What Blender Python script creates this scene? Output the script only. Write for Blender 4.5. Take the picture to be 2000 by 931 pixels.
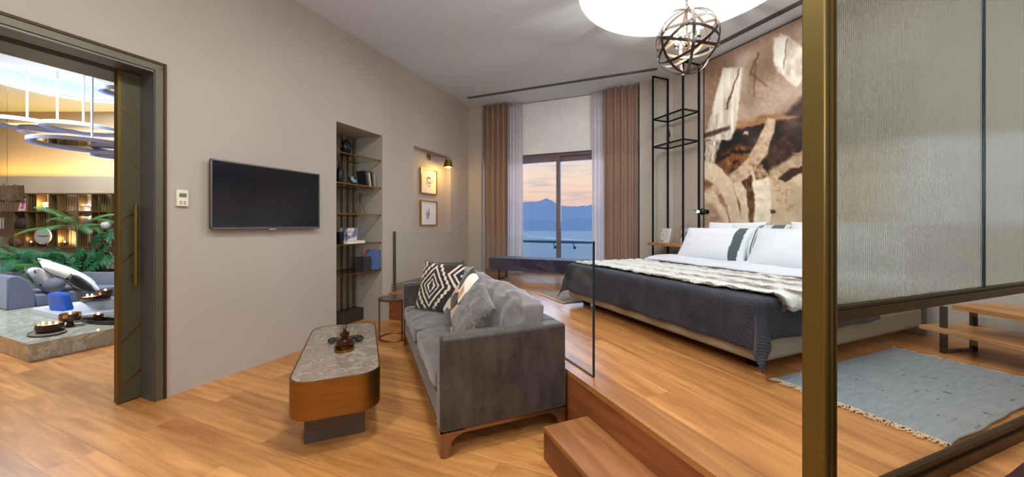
import bpy, bmesh, math, random
import numpy as np
from mathutils import Vector, Matrix, noise
PI=math.pi; R=math.radians
random.seed(7)
C=bpy.context.scene.collection
for o in list(bpy.data.objects): bpy.data.objects.remove(o)
S=bpy.context.scene
# ------------------------------------------------------------------ camera
FOC=698.0; EYE=1.25; HZ=437.0
cam=bpy.data.cameras.new('camera'); co=bpy.data.objects.new('camera',cam); C.objects.link(co)
co.location=(0,0,EYE); co.rotation_euler=(R(90),0,0)
cam.sensor_width=36; cam.lens=FOC/2000*36; cam.shift_x=0; cam.shift_y=-(465.5-HZ)/2000
cam.clip_start=.05; cam.clip_end=9000
S.camera=co
S.view_settings.view_transform='Standard'; S.view_settings.look='None'
S.view_settings.gamma=1; S.view_settings.use_curve_mapping=False
S.view_settings.exposure=0.14
CH=3.43; PH=.35                      # ceiling height, platform height
QA=R(-22.5); QB=R(22.5)
def A(x,y,z=0):                      # frame of the TV wall and the window wall
    return Vector((math.cos(QA)*x-math.sin(QA)*y, math.sin(QA)*x+math.cos(QA)*y, z))
def B(x,y,z=0):                      # frame of the bed wall and the platform
    return Vector((math.cos(QB)*x-math.sin(QB)*y, math.sin(QB)*x+math.cos(QB)*y, z))
def gp(px,py,h):                     # point at height h seen at this place of the photograph
    Y=FOC*(EYE-h)/(py-HZ); return Vector(((px-1000)/FOC*Y,Y,h))
def lin(c):
    return tuple(((v/255)/12.92 if v/255<=.04045 else ((v/255+.055)/1.055)**2.4) for v in c)
# ------------------------------------------------------------------ world
w=bpy.data.worlds.new('dusk'); S.world=w; w.use_nodes=True
nt=w.node_tree; nt.nodes.clear(); N=nt.nodes.new; L=nt.links.new
out=N('ShaderNodeOutputWorld'); bg=N('ShaderNodeBackground'); bg.inputs[1].default_value=.95
tc=N('ShaderNodeTexCoord'); sep=N('ShaderNodeSeparateXYZ'); L(tc.outputs['Generated'],sep.inputs[0])
rp=N('ShaderNodeValToRGB'); e=rp.color_ramp.elements
e[0].position=0.0; e[0].color=(*lin((120,150,190)),1); e[1].position=1; e[1].color=(*lin((130,160,210)),1)
for p,c in ((.02,(214,190,190)),(.07,(246,206,188)),(.13,(250,222,202)),(.2,(222,214,220)),(.35,(150,176,212))):
    x=e.new(p); x.color=(*lin(c),1)
L(sep.outputs[2],rp.inputs[0])
mp=N('ShaderNodeMapping'); mp.inputs['Scale'].default_value=(4,4,40); L(tc.outputs['Generated'],mp.inputs[0])
ns=N('ShaderNodeTexNoise'); ns.inputs['Scale'].default_value=1.6; ns.inputs['Detail'].default_value=5; L(mp.outputs[0],ns.inputs[0])
cr=N('ShaderNodeValToRGB'); cr.color_ramp.elements[0].position=.54; cr.color_ramp.elements[1].position=.68; L(ns.outputs[0],cr.inputs[0])
mx=N('ShaderNodeMix'); mx.data_type='RGBA'; mx.inputs[7].default_value=(*lin((150,160,178)),1)
ml=N('ShaderNodeMath'); ml.operation='MULTIPLY'; ml.inputs[1].default_value=.4; L(cr.outputs[0],ml.inputs[0])
L(ml.outputs[0],mx.inputs[0]); L(rp.outputs[0],mx.inputs[6]); L(mx.outputs[2],bg.inputs[0]); L(bg.outputs[0],out.inputs[0])
# ------------------------------------------------------------------ large lights
def area(name,loc,size,power,col=(1,1,1),rot=(0,0,0),sy=None,spread=None):
    l=bpy.data.lights.new(name,'AREA'); l.energy=power; l.color=col; l.size=size
    if sy: l.shape='RECTANGLE'; l.size_y=sy
    else: l.shape='DISK'
    if spread: l.spread=spread
    o=bpy.data.objects.new(name,l); C.objects.link(o); o.location=loc; o.rotation_euler=rot; return o
def spot(name,loc,power,col=(1,.8,.6),size=R(100),rot=(0,0,0),rad=.04,blend=.8):
    l=bpy.data.lights.new(name,'SPOT'); l.energy=power; l.color=col; l.spot_size=size; l.spot_blend=blend; l.shadow_soft_size=rad
    o=bpy.data.objects.new(name,l); C.objects.link(o); o.location=loc; o.rotation_euler=rot; return o
def point(name,loc,power,col=(1,.75,.45),rad=.02):
    l=bpy.data.lights.new(name,'POINT'); l.energy=power; l.color=col; l.shadow_soft_size=rad
    o=bpy.data.objects.new(name,l); C.objects.link(o); o.location=loc; return o
DOME=(1.57,3.21); DR=.96
BD=(-7.13,5.64); BR=.85
area('dome_light',(DOME[0],DOME[1],CH+.05),1.7,38,(.93,.98,1))
area('bath_dome_light',(BD[0],BD[1],CH+.05),1.5,110,(.72,.85,1))
for i,(x,y) in enumerate([(-1.2,.2),(.9,-.9),(-1.9,-1.2),(-.35,1.6)]):
    area('unseen_fill',(x,y,CH-.03),.35,34,(.97,1,.97))  # unseen fill lights added under the ceiling to brighten the room
area('bath_fill',(-5.9,3.9,CH-.03),.5,150,(.82,.91,1))  # added fill that brightens tub and chaise, no fixture modelled
area('ledge_uplight',(-8.3,6.76,2.16),3.4,24,(1,.6,.1),(PI,0,0),.06)
area('room_fill',(.8,-.9,1.9),1.6,74,(.88,.96,1),(R(140),0,0))  # unseen fill added behind the camera, aimed up to brighten the ceiling
area('window_daylight',A(-1.7,7.6,2.2),2.2,80,(.55,.7,1),(R(-90),0,QA),1.9)
# ------------------------------------------------------------------ materials
MATS={}
def base(name):
    m=bpy.data.materials.new(name); m.use_nodes=True; t=m.node_tree
    return m,t,t.nodes['Principled BSDF']
def mat(name,col,rough=.6,metal=0,var=0,scale=6,bump=0,bscale=60,stretch=(1,1,1),emit=None,sheen=0,coat=0,alpha=1):
    if name in MATS: return MATS[name]
    m,t,b=base(name); N=t.nodes.new; L=t.links.new; c=lin(col)
    b.inputs['Base Color'].default_value=(*c,1); b.inputs['Roughness'].default_value=rough; b.inputs['Metallic'].default_value=metal
    if sheen: b.inputs['Sheen Weight'].default_value=sheen; b.inputs['Sheen Roughness'].default_value=.4
    if coat: b.inputs['Coat Weight'].default_value=coat
    if alpha<1: b.inputs['Alpha'].default_value=alpha
    tc=N('ShaderNodeTexCoord'); mp=N('ShaderNodeMapping'); mp.inputs['Scale'].default_value=stretch; L(tc.outputs['Object'],mp.inputs[0])
    n=N('ShaderNodeTexNoise'); n.inputs['Scale'].default_value=scale; n.inputs['Detail'].default_value=4; L(mp.outputs[0],n.inputs[0])
    v=var if var else .03
    r=N('ShaderNodeValToRGB'); r.color_ramp.elements[0].position=.3; r.color_ramp.elements[1].position=.7
    r.color_ramp.elements[0].color=(*[x*(1-v) for x in c],1); r.color_ramp.elements[1].color=(*[min(1,x*(1+v)) for x in c],1)
    L(n.outputs[0],r.inputs[0]); L(r.outputs[0],b.inputs['Base Color'])
    if bump:
        n2=N('ShaderNodeTexNoise'); n2.inputs['Scale'].default_value=bscale; n2.inputs['Detail'].default_value=3; L(mp.outputs[0],n2.inputs[0])
        bp=N('ShaderNodeBump'); bp.inputs['Strength'].default_value=bump; bp.inputs['Distance'].default_value=.01; L(n2.outputs[0],bp.inputs['Height']); L(bp.outputs[0],b.inputs['Normal'])
    if emit: b.inputs['Emission Color'].default_value=(*lin(emit[0]),1); b.inputs['Emission Strength'].default_value=emit[1]
    MATS[name]=m; return m
def wood(name,c1,c2,rot=0,pw=.14,pl=1.6,rough=.32,planks=True,dark=.55,coords='Object'):
    if name in MATS: return MATS[name]
    m,t,b=base(name); N=t.nodes.new; L=t.links.new
    tc=N('ShaderNodeTexCoord'); mp=N('ShaderNodeMapping'); mp.inputs['Rotation'].default_value=(0,0,-rot); L(tc.outputs[coords],mp.inputs[0])
    st=N('ShaderNodeMapping'); st.inputs['Scale'].default_value=(.9,9,9); L(mp.outputs[0],st.inputs[0])
    n=N('ShaderNodeTexNoise'); n.inputs['Scale'].default_value=1.5; n.inputs['Detail'].default_value=9; n.inputs['Roughness'].default_value=.6; n.inputs['Distortion'].default_value=.7
    r=N('ShaderNodeValToRGB'); r.color_ramp.elements[0].position=.32; r.color_ramp.elements[1].position=.68
    r.color_ramp.elements[0].color=(*lin(c1),1); r.color_ramp.elements[1].color=(*lin(c2),1)
    L(n.outputs[0],r.inputs[0]); col=r.outputs[0]
    if planks:
        br=N('ShaderNodeTexBrick'); br.inputs['Scale'].default_value=1; br.inputs['Brick Width'].default_value=pl; br.inputs['Row Height'].default_value=pw
        br.inputs['Mortar Size'].default_value=.0016; br.inputs['Mortar Smooth'].default_value=.3; br.offset=.37; br.offset_frequency=2
        br.inputs['Color1'].default_value=(.66,.64,.62,1); br.inputs['Color2'].default_value=(1.16,1.16,1.14,1); br.inputs['Mortar'].default_value=(.45,.45,.45,1)
        L(mp.outputs[0],br.inputs[0])
        # offset grain by plank
        ad=N('ShaderNodeVectorMath'); ad.operation='MULTIPLY_ADD'; ad.inputs[1].default_value=(23,17,11); L(br.outputs[0],ad.inputs[0]); L(st.outputs[0],ad.inputs[2]); L(ad.outputs[0],n.inputs[0])
        mx=N('ShaderNodeMix'); mx.data_type='RGBA'; mx.blend_type='MULTIPLY'; mx.inputs[0].default_value=.75; L(col,mx.inputs[6]); L(br.outputs[0],mx.inputs[7]); col=mx.outputs[2]
        n3=N('ShaderNodeTexNoise'); n3.inputs['Scale'].default_value=.8; L(mp.outputs[0],n3.inputs[0])
    else: L(st.outputs[0],n.inputs[0])
    L(col,b.inputs['Base Color']); b.inputs['Roughness'].default_value=rough
    bp=N('ShaderNodeBump'); bp.inputs['Strength'].default_value=.08; bp.inputs['Distance'].default_value=.005; L(n.outputs[0],bp.inputs['Height']); L(bp.outputs[0],b.inputs['Normal'])
    MATS[name]=m; return m
def marble(name,c1,c2,c3,scale=5,rough=.12):
    if name in MATS: return MATS[name]
    m,t,b=base(name); N=t.nodes.new; L=t.links.new
    tc=N('ShaderNodeTexCoord'); n=N('ShaderNodeTexNoise'); n.inputs['Scale'].default_value=scale; n.inputs['Detail'].default_value=9; n.inputs['Roughness'].default_value=.65; n.inputs['Distortion'].default_value=2.2
    L(tc.outputs['Object'],n.inputs[0]); r=N('ShaderNodeValToRGB'); e=r.color_ramp.elements
    e[0].position=.32; e[0].color=(*lin(c1),1); e[1].position=.72; e[1].color=(*lin(c1),1)
    for p,c in ((.44,c2),(.5,c3),(.53,c2),(.6,c1)): x=e.new(p); x.color=(*lin(c),1)
    L(n.outputs[0],r.inputs[0]); L(r.outputs[0],b.inputs['Base Color']); b.inputs['Roughness'].default_value=rough
    MATS[name]=m; return m
def clear(name,tint=(.93,.97,.96),ior=1.45,gl=1.0):
    if name in MATS: return MATS[name]
    m=bpy.data.materials.new(name); m.use_nodes=True; t=m.node_tree; t.nodes.clear(); N=t.nodes.new; L=t.links.new
    o=N('ShaderNodeOutputMaterial'); a=N('ShaderNodeBsdfTransparent'); a.inputs[0].default_value=(*tint,1); g=N('ShaderNodeBsdfGlossy'); g.inputs['Roughness'].default_value=.02
    f=N('ShaderNodeLayerWeight'); f.inputs[0].default_value=.5; p5=N('ShaderNodeMath'); p5.operation='POWER'; p5.inputs[1].default_value=4.5; mu=N('ShaderNodeMath'); mu.operation='MULTIPLY_ADD'; mu.inputs[1].default_value=.35; mu.inputs[2].default_value=.014*gl; mix=N('ShaderNodeMixShader')
    L(f.outputs['Facing'],p5.inputs[0]); L(p5.outputs[0],mu.inputs[0]); L(mu.outputs[0],mix.inputs[0]); L(a.outputs[0],mix.inputs[1]); L(g.outputs[0],mix.inputs[2]); L(mix.outputs[0],o.inputs[0])
    MATS[name]=m; return m
def glow(name,col,st):
    if name in MATS: return MATS[name]
    m=bpy.data.materials.new(name); m.use_nodes=True; t=m.node_tree; t.nodes.clear()
    o=t.nodes.new('ShaderNodeOutputMaterial'); e=t.nodes.new('ShaderNodeEmission'); e.inputs[0].default_value=(*lin(col),1); e.inputs[1].default_value=st
    t.links.new(e.outputs[0],o.inputs[0]); MATS[name]=m; return m
def painted(name,rough=.8,bump=0,bscale=200,sheen=0):
    if name in MATS: return MATS[name]
    m,t,b=base(name); a=t.nodes.new('ShaderNodeAttribute'); a.attribute_name='paint'; t.links.new(a.outputs['Color'],b.inputs['Base Color'])
    b.inputs['Roughness'].default_value=rough
    if sheen: b.inputs['Sheen Weight'].default_value=sheen
    if bump:
        tc=t.nodes.new('ShaderNodeTexCoord'); n2=t.nodes.new('ShaderNodeTexNoise'); n2.inputs['Scale'].default_value=bscale; t.links.new(tc.outputs['Object'],n2.inputs[0])
        bp=t.nodes.new('ShaderNodeBump'); bp.inputs['Strength'].default_value=bump; bp.inputs['Distance'].default_value=.006; t.links.new(n2.outputs[0],bp.inputs['Height']); t.links.new(bp.outputs[0],b.inputs['Normal'])
    MATS[name]=m; return m
WALL=mat('taupe_plaster',(180,169,158),.85,var=.03,scale=1.5,bump=.03,bscale=150)
CEIL=mat('grey_ceiling',(212,220,228),.9,var=.02,scale=1)
WHITE=mat('white_paint',(235,235,232),.7)
BRONZE=mat('dark_bronze',(74,70,62),.38,.7,var=.08,scale=3)
BRASS=mat('aged_brass',(150,115,55),.32,1,var=.1,scale=8)
BRASSD=mat('brushed_bronze',(150,112,60),.4,1,var=.12,scale=3,stretch=(1,1,14))
OLIVE=mat('olive_brass',(112,94,48),.42,.75,var=.08,scale=3,stretch=(1,1,.3))
CASE=mat('casing_bronze',(104,98,80),.45,.5)
BLACK=mat('black_metal',(18,17,17),.45,.6)
BLK=mat('black_gloss',(14,14,16),.25)
GREYM=mat('grey_bronze_leaf',(88,83,62),.42,.35,var=.05,scale=3)
CLEAR=clear('clear_glass',(.975,.99,.985))
SHELFG=clear('shelf_glass',(.86,.9,.86))
FLOORM=wood('oak_floor',(170,108,56),(222,158,92),QA,.19,2.1)
PLATM=wood('oak_platform',(158,98,52),(214,150,88),QB+PI/2,.19,2.3)
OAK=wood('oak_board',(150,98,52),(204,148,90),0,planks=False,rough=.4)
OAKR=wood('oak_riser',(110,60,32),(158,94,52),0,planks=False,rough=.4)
# ------------------------------------------------------------------ mesh helpers
class MB:
    def __init__(s): s.v=[]; s.f=[]
    def add(s,vs,fs):
        o=len(s.v); s.v+= [tuple(v) for v in vs]; s.f+=[tuple(i+o for i in f) for f in fs]; return s
    def box(s,x0,x1,y0,y1,z0,z1,M=None):
        vs=[Vector((x,y,z)) for x in (x0,x1) for y in (y0,y1) for z in (z0,z1)]
        if M: vs=[M@v for v in vs]
        return s.add(vs,[(0,1,3,2),(4,6,7,5),(0,4,5,1),(2,3,7,6),(0,2,6,4),(1,5,7,3)])
    def bar(s,a,b,r,n=8,r2=None,cap=True):
        return s.tube([a,b],[r,r if r2 is None else r2],n,cap)
    def tube(s,pts,rad,n=8,cap=True,closed=False):
        pts=[Vector(p) for p in pts]; m=len(pts)
        if not hasattr(rad,'__len__'): rad=[rad]*m
        vs=[];up=None
        for i,p in enumerate(pts):
            if closed: t=pts[(i+1)%m]-pts[i-1]
            else: t=pts[min(i+1,m-1)]-pts[max(i-1,0)]
            t.normalize()
            if up is None: up=Vector((0,0,1)) if abs(t.z)<.9 else Vector((1,0,0))
            a=t.cross(up); 
            if a.length<1e-5: a=t.cross(Vector((1,0,.1)))
            a.normalize(); b=a.cross(t); b.normalize(); up=b
            for k in range(n):
                an=2*PI*k/n; vs.append(p+(a*math.cos(an)+b*math.sin(an))*rad[i])
        fs=[]
        for i in range(m if closed else m-1):
            j=(i+1)%m
            for k in range(n): fs.append((i*n+k,i*n+(k+1)%n,j*n+(k+1)%n,j*n+k))
        if cap and not closed: fs+= [tuple(range(n))[::-1],tuple((m-1)*n+k for k in range(n))]
        return s.add(vs,fs)
    def lathe(s,prof,c=(0,0,0),n=32,M=None,cap=True):
        vs=[];m=len(prof)
        for (r,z) in prof:
            for k in range(n):
                v=Vector((c[0]+r*math.cos(2*PI*k/n),c[1]+r*math.sin(2*PI*k/n),c[2]+z)); vs.append(M@v if M else v)
        fs=[]
        for i in range(m-1):
            for k in range(n): fs.append((i*n+k,i*n+(k+1)%n,(i+1)*n+(k+1)%n,(i+1)*n+k))
        if prof[0]==prof[-1]: cap=False
        if cap and prof[0][0]>1e-5: fs.append(tuple(range(n))[::-1])
        if cap and prof[-1][0]>1e-5: fs.append(tuple((m-1)*n+k for k in range(n)))
        return s.add(vs,fs)
    def prism(s,poly,z0,z1,M=None):
        n=len(poly); vs=[Vector((x,y,z0)) for x,y in poly]+[Vector((x,y,z1)) for x,y in poly]
        if M: vs=[M@v for v in vs]
        return s.add(vs,[tuple(range(n))[::-1],tuple(range(n,2*n))]+[(i,(i+1)%n,n+(i+1)%n,n+i) for i in range(n)])
    def grid(s,fn,nu,nv):
        vs=[fn(i/nu,j/nv) for j in range(nv+1) for i in range(nu+1)]
        return s.add(vs,[(j*(nu+1)+i,j*(nu+1)+i+1,(j+1)*(nu+1)+i+1,(j+1)*(nu+1)+i) for j in range(nv) for i in range(nu)])
    def ball(s,c,r,sx=1,sy=1,sz=1,n=16,m=10):
        prof=[(max(1e-6,math.sin(PI*i/m)),-math.cos(PI*i/m)) for i in range(m+1)]
        M=Matrix.Translation(c)@Matrix.Diagonal((r*sx,r*sy,r*sz,1)); return s.lathe(prof,n=n,M=M)
    def build(s,name,m,parent=None,bevel=0,smooth=True,solid=0,sub=0,seg=2,ang=35,matrix=None):
        me=bpy.data.meshes.new(name); me.from_pydata(s.v,[],s.f)
        bm=bmesh.new(); bm.from_mesh(me); bmesh.ops.remove_doubles(bm,verts=bm.verts,dist=1e-6); bmesh.ops.recalc_face_normals(bm,faces=bm.faces); bm.to_mesh(me); bm.free()
        me.materials.append(m)
        if smooth: me.shade_smooth(); me.set_sharp_from_angle(angle=R(ang))
        o=bpy.data.objects.new(name,me); C.objects.link(o)
        if parent: o.parent=parent
        if matrix: o.matrix_local=matrix
        if bevel:
            b=o.modifiers.new('bevel','BEVEL'); b.width=bevel; b.segments=seg; b.limit_method='ANGLE'; b.angle_limit=R(40)
        if solid: b=o.modifiers.new('solid','SOLIDIFY'); b.thickness=solid; b.offset=0
        if sub: b=o.modifiers.new('sub','SUBSURF'); b.levels=sub; b.render_levels=sub
        return o
def thing(name,label,cat,loc=(0,0,0),rz=0,group=None):
    o=bpy.data.objects.new(name,None); C.objects.link(o); o.location=loc; o.rotation_euler=(0,0,rz); o.empty_display_size=.1
    o['label']=label; o['category']=cat
    if group: o['group']=group
    return o
def tag(o,label,cat,group=None,kind=None):
    o['label']=label; o['category']=cat
    if group: o['group']=group
    if kind: o['kind']=kind
    return o
def place(o,loc,rz=0): o.location=loc; o.rotation_euler=(0,0,rz); return o
def struct(o,frame=None):
    o['kind']='structure'
    if frame is not None: o.rotation_euler=(0,0,frame)
    return o
def dup(root,loc=None,rz=None,label=None,group=None):
    r=root.copy(); C.objects.link(r)
    if loc is not None: r.location=loc
    if rz is not None: r.rotation_euler=(0,0,rz)
    if label: r['label']=label
    if group: r['group']=group
    for ch in list(root.children):
        c=ch.copy(); C.objects.link(c); c.parent=r
        for g in ch.children:
            d=g.copy(); C.objects.link(d); d.parent=c
    return r
def nz(x,y,z=0): return noise.noise(Vector((x,y,z)))
def paint(o,fn):      # fn(co)->rgb 0..255, colour of the thing itself
    me=o.data; at=me.attributes.new('paint','FLOAT_COLOR','POINT')
    n=len(me.vertices); buf=np.ones((n,4),dtype=np.float32)
    for i,v in enumerate(me.vertices): buf[i,:3]=lin(fn(v.co))
    at.data.foreach_set('color',buf.ravel())
def rrect(x0,x1,y0,y1,r,n=8):
    p=[]
    for cx,cy,a in ((x1-r,y1-r,0),(x0+r,y1-r,90),(x0+r,y0+r,180),(x1-r,y0+r,270)):
        for k in range(n+1): p.append((cx+r*math.cos(R(a+90*k/n)),cy+r*math.sin(R(a+90*k/n))))
    return p
# ================================================================== SETTING
W0=-3.285; W1=-3.795        # room face and back face of the TV wall, frame A
m=MB()
def wb(y0,y1,z0,z1,x0=W1,x1=W0): m.box(x0,x1,y0,y1,z0,z1)
wb(-3.5,-.25,0,CH); wb(-.25,1.418,2.39,CH); wb(1.418,2.889,0,CH); wb(2.889,3.595,2.377,CH); wb(2.889,3.595,0,2.377,W1,-3.765)
wb(3.595,4.222,0,CH); wb(4.222,5.206,0,1.117); wb(4.222,5.206,2.38,CH); wb(4.222,5.206,1.117,2.38,W1,-3.385); wb(5.206,6.3,0,CH)
struct(m.build('wall_left',WALL),QA)
WR0=-.29   # right end of the curtain alcove, frame A x
m=MB().box(-3.285,-3.019,5.82,6.3,0,CH).box(WR0,.6,5.82,6.3,0,CH).box(-3.019,WR0,6.1,6.3,2.52,CH)
struct(m.build('wall_window',WALL),QA)
m=MB().box(4.239,4.5,-4.2,4.02,0,CH); struct(m.build('wall_right',WALL),QB)
m=MB().box(-3.6,7.2,-3.3,-3.0,0,CH); struct(m.build('wall_behind',WALL))
# floor
m=MB().box(-13,8,-3.3,7.4,-.12,0); struct(m.build('floor',FLOORM))
# platform polygon: along the glass
fx=W0; fy=3.715; d2=1.161
c0=A(fx+.001,fy); 
den=math.sin(QB-QA)
def meet(yA,xB):    # point with frame-A y = yA and frame-B x = xB
    M=np.array([[-math.sin(QA),math.cos(QA)],[math.cos(QB),math.sin(QB)]]); p=np.linalg.solve(M,[yA,xB]); return Vector((p[0],p[1],0))
c1=meet(fy,d2); c2=B(d2,-2.2); c3=B(4.239,-2.2); c4=B(4.239,3.98); c5=A(WR0,5.82); c5b=A(WR0,6.1); c6b=A(-3.019,6.1); c6=A(-3.019,5.82); c7=A(fx+.001,5.82)
poly=[(p.x,p.y) for p in (c0,c1,c2,c3,c4,c5,c5b,c6b,c6,c7)]
m=MB().prism(poly,PH-.03,PH); struct(m.build('floor_platform',PLATM))
def riser(p,q,name):
    p=Vector(p[:2]+(0,)) if isinstance(p,tuple) else p; d=(q-p); ln=d.length; a=math.atan2(d.y,d.x)
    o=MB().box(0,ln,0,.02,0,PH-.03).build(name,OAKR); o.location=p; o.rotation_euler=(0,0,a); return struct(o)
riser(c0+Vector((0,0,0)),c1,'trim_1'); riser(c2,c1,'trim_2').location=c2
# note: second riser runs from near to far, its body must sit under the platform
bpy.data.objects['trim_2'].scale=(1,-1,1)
# baseboard on the TV wall above the platform
prof=[(0,0),(.016,0),(.016,.075),(.009,.085),(.009,.1),(0,.1)]
m=MB(); n=len(prof)
for y in (3.76,5.82): m.v+=[(W0+.001+x,y,PH+z) for x,z in prof]
m.f=[tuple(range(n)),tuple(range(n,2*n))[::-1]]+[(i,n+i,n+(i+1)%n,(i+1)%n) for i in range(n)]
struct(m.build('baseboard_left',mat('baseboard_paint',(128,112,88),.5),smooth=False),QA)
# ceiling with two round holes
bm=bmesh.new()
def loop(pts):
    vs=[bm.verts.new((x,y,CH)) for x,y in pts]; return [bm.edges.new((vs[i],vs[(i+1)%len(vs)])) for i in range(len(vs))]
ed=loop([(-13,-3.3),(8,-3.3),(8,7.4),(-13,7.4)])
for (cx,cy),r in ((DOME,DR),(BD,BR)): ed+=loop([(cx+r*math.cos(2*PI*k/96),cy+r*math.sin(2*PI*k/96)) for k in range(96)])
bmesh.ops.triangle_fill(bm,edges=ed,use_beauty=True)
bm.normal_update(); bmesh.ops.reverse_faces(bm,faces=[f_ for f_ in bm.faces if f_.normal.z<0]); me=bpy.data.meshes.new('ceiling'); bm.to_mesh(me); bm.free(); me.materials.append(CEIL)
o=bpy.data.objects.new('ceiling',me); C.objects.link(o); struct(o)
sm=o.modifiers.new('s','SOLIDIFY'); sm.thickness=.02; sm.offset=1
def recess(cx,cy,r,name,label,gcol,gst,wcol):
    t=thing(name,label,'ceiling light',(cx,cy,CH))
    MB().lathe([(r,0),(r,.06),(r+.12,.06),(r+.12,.3),(r*.0+1e-6,.42)],n=96,cap=False).build('dome',wcol,t)
    MB().lathe([(r+.02,.065),(r+.1,.065),(r+.1,.085),(r+.02,.085),(r+.02,.065)],n=96).build('light_strip',glow(name+'_led',gcol,gst),t)
    return t
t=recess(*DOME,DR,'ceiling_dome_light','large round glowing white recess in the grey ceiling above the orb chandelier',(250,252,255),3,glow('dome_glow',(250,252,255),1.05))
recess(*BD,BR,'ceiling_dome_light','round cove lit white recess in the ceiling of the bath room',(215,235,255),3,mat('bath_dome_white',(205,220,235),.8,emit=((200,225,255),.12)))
# bath room shell (beyond the doorway)
BW=mat('bath_plaster',(190,170,142),.85,var=.05,scale=1.2)
struct(MB().box(-12.6,-1.25,6.95,7.2,0,CH).box(-12.6,-4.9,6.66,6.95,0,2.12).build('wall_bath_back',BW))
struct(MB().box(-12.8,-12.5,-3.3,7.2,0,CH).build('wall_bath_left',BW))
# outside
m=MB().box(-4.2,1.4,6.3,7.7,.1,.3); struct(m.build('balcony_slab',mat('pale_stone',(170,170,168),.7)),QA)
# sea and mountains
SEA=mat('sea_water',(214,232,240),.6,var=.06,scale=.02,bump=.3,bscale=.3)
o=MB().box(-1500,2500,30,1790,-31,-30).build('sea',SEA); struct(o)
def ridge(name,Y,zf,col,x0,x1,n=160,depth=500):
    m=MB(); 
    for i in range(n+1):
        X=x0+(x1-x0)*i/n
        z=zf(X); m.v+=[(X,Y,-30.5),(X,Y+depth*.5,z*.62),(X,Y+depth,z),(X,Y+depth*2,-30.5)]
    for i in range(n):
        for k in range(3): m.f.append((4*i+k,4*i+k+1,4*i+k+5,4*i+k+4))
    o=m.build(name,col); return struct(o)
def zf(X):
    px=1000+FOC*X/2240; b=394+3*nz(px*.03,1)+2*nz(px*.12,4)
    b+= -7*math.exp(-((px-1067)/9)**2) + (8 if px>1100 else 8*max(0,(px-1078)/22) if px>1078 else 0)
    return 1.25+(HZ-b)/FOC*2240
ridge('mountain_range',1740,zf,mat('haze_blue_mountain',(186,210,236),1,var=.04,scale=.01),-300,900)  # aerial haze put into the pale blue base colour
ridge('mountain_range',1600,lambda X:1.25+(HZ-(425+9*nz(X*.01,9)-.08*(X-200)*.1))/FOC*2100,mat('haze_blue_foothill',(172,200,230),1,var=.04,scale=.01),-300,900)  # foothills too carry the distance haze in their colour

# ------------------------------------------------------------------ window door (sliding) in the alcove
FR=mat('window_frame_taupe',(120,104,108),.5)
t=thing('window_1','','window',A(0,6.1,0),QA); del t['label']; del t['category']; t['kind']='structure'
x0,x1,zt=-3.019,WR0,2.52
m=MB().box(x0,x1,.02,.12,zt-.02-.06,zt).box(x0,x0+.07,.02,.12,PH,zt).box(x1-.07,x1,.02,.12,PH,zt).box(x0,x1,.02,.12,PH,PH+.05)
m.build('window_frame',FR,t,bevel=.004)
xm=-1.665
for a,b,dy in ((x0+.07,xm+.04,.03),(xm-.03,x1-.07,.07)):
    MB().box(a,b,dy,dy+.04,zt-.17,zt-.075).box(a,b,dy,dy+.04,PH+.05,PH+.13).box(a,a+.07,dy,dy+.04,PH+.13,zt-.17).box(b-.07,b,dy,dy+.04,PH+.13,zt-.17).build('sash',FR,t,bevel=.003)
    MB().box(a+.07,b-.07,dy+.015,dy+.023,PH+.13,zt-.17).build('window_pane',CLEAR,t)
# balcony rail
t=thing('balcony_railing','blue metal handrail on round brackets over glass outside the window','railing',A(-1.7,7.55,.3),QA)
BL=mat('blue_rail',(40,88,120),.4,.3)
MB().bar((-2.2,0,.56),(2.2,0,.56),.028,12).build('handrail',BL,t)
for x in (-1.45,-.45,-.02,.55,1.5):
    MB().tube([(x,0,.54),(x+.03,0,.47),(x+.03,.03,.44)],.01,6).ball((x+.03,.04,.44),.035,n=12,m=8).build('bracket',BL,t)
MB().box(-2.2,2.2,.05,.062,0,.5).build('glass_panel',CLEAR,t)
# roller blind
o=MB().box(-3.0,WR0-.02,0,.008,2.51,CH-.01).box(-3.0,WR0-.02,-.008,.016,2.495,2.525).build('roller_blind',mat('cream_blind',(246,247,243),.9,emit=None))
place(o,A(0,6.07,0),QA); tag(o,'cream roller blind half lowered over the window between the sheer curtains','blind')
# curtains
def curtain(name,label,x0,x1,y,mtl,pl,amp,group):
    L_=x1-x0
    def f(u,v):
        z=PH+.02+(CH-PH-.03)*v; w=u*L_
        k=2*PI*w/pl
        yy=amp*(math.sin(k)+.25*math.sin(2*k+1))*(.75+.25*v)+.012*nz(w*5,z*.6,3)*(1-v)
        xx=x0+w+.012*math.sin(k*.5+2)*(1-v)+.01*nz(w*4,z*.7,8)
        return (xx,y+yy,z)
    o=MB().grid(f,int(L_/pl*14),24).build(name,mtl,solid=.003,ang=80); o.rotation_euler=(0,0,QA)
    return tag(o,label,'curtain',group)
CURT=mat('mocha_curtain',(158,128,108),.85,var=.03,scale=30,bump=.15,bscale=400,sheen=.3)
m_,t_,b_=base('sheer_voile'); b_.inputs['Base Color'].default_value=(*lin((232,228,236)),1); b_.inputs['Alpha'].default_value=.72; b_.inputs['Roughness'].default_value=.9; b_.inputs['Transmission Weight'].default_value=0; b_.inputs['Subsurface Weight'].default_value=0
SHEER=m_
curtain('curtain','mocha brown pleated curtain at the left end of the window',-3.0,-2.50,5.90,CURT,.105,.046,'brown curtains')
curtain('curtain','mocha brown pleated curtain at the right end of the window beside the black rack',-.84,-.31,5.90,CURT,.105,.046,'brown curtains')
curtain('sheer_curtain','white sheer curtain left of the window pane',-2.62,-2.27,5.99,SHEER,.06,.02,'sheer curtains')
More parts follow.
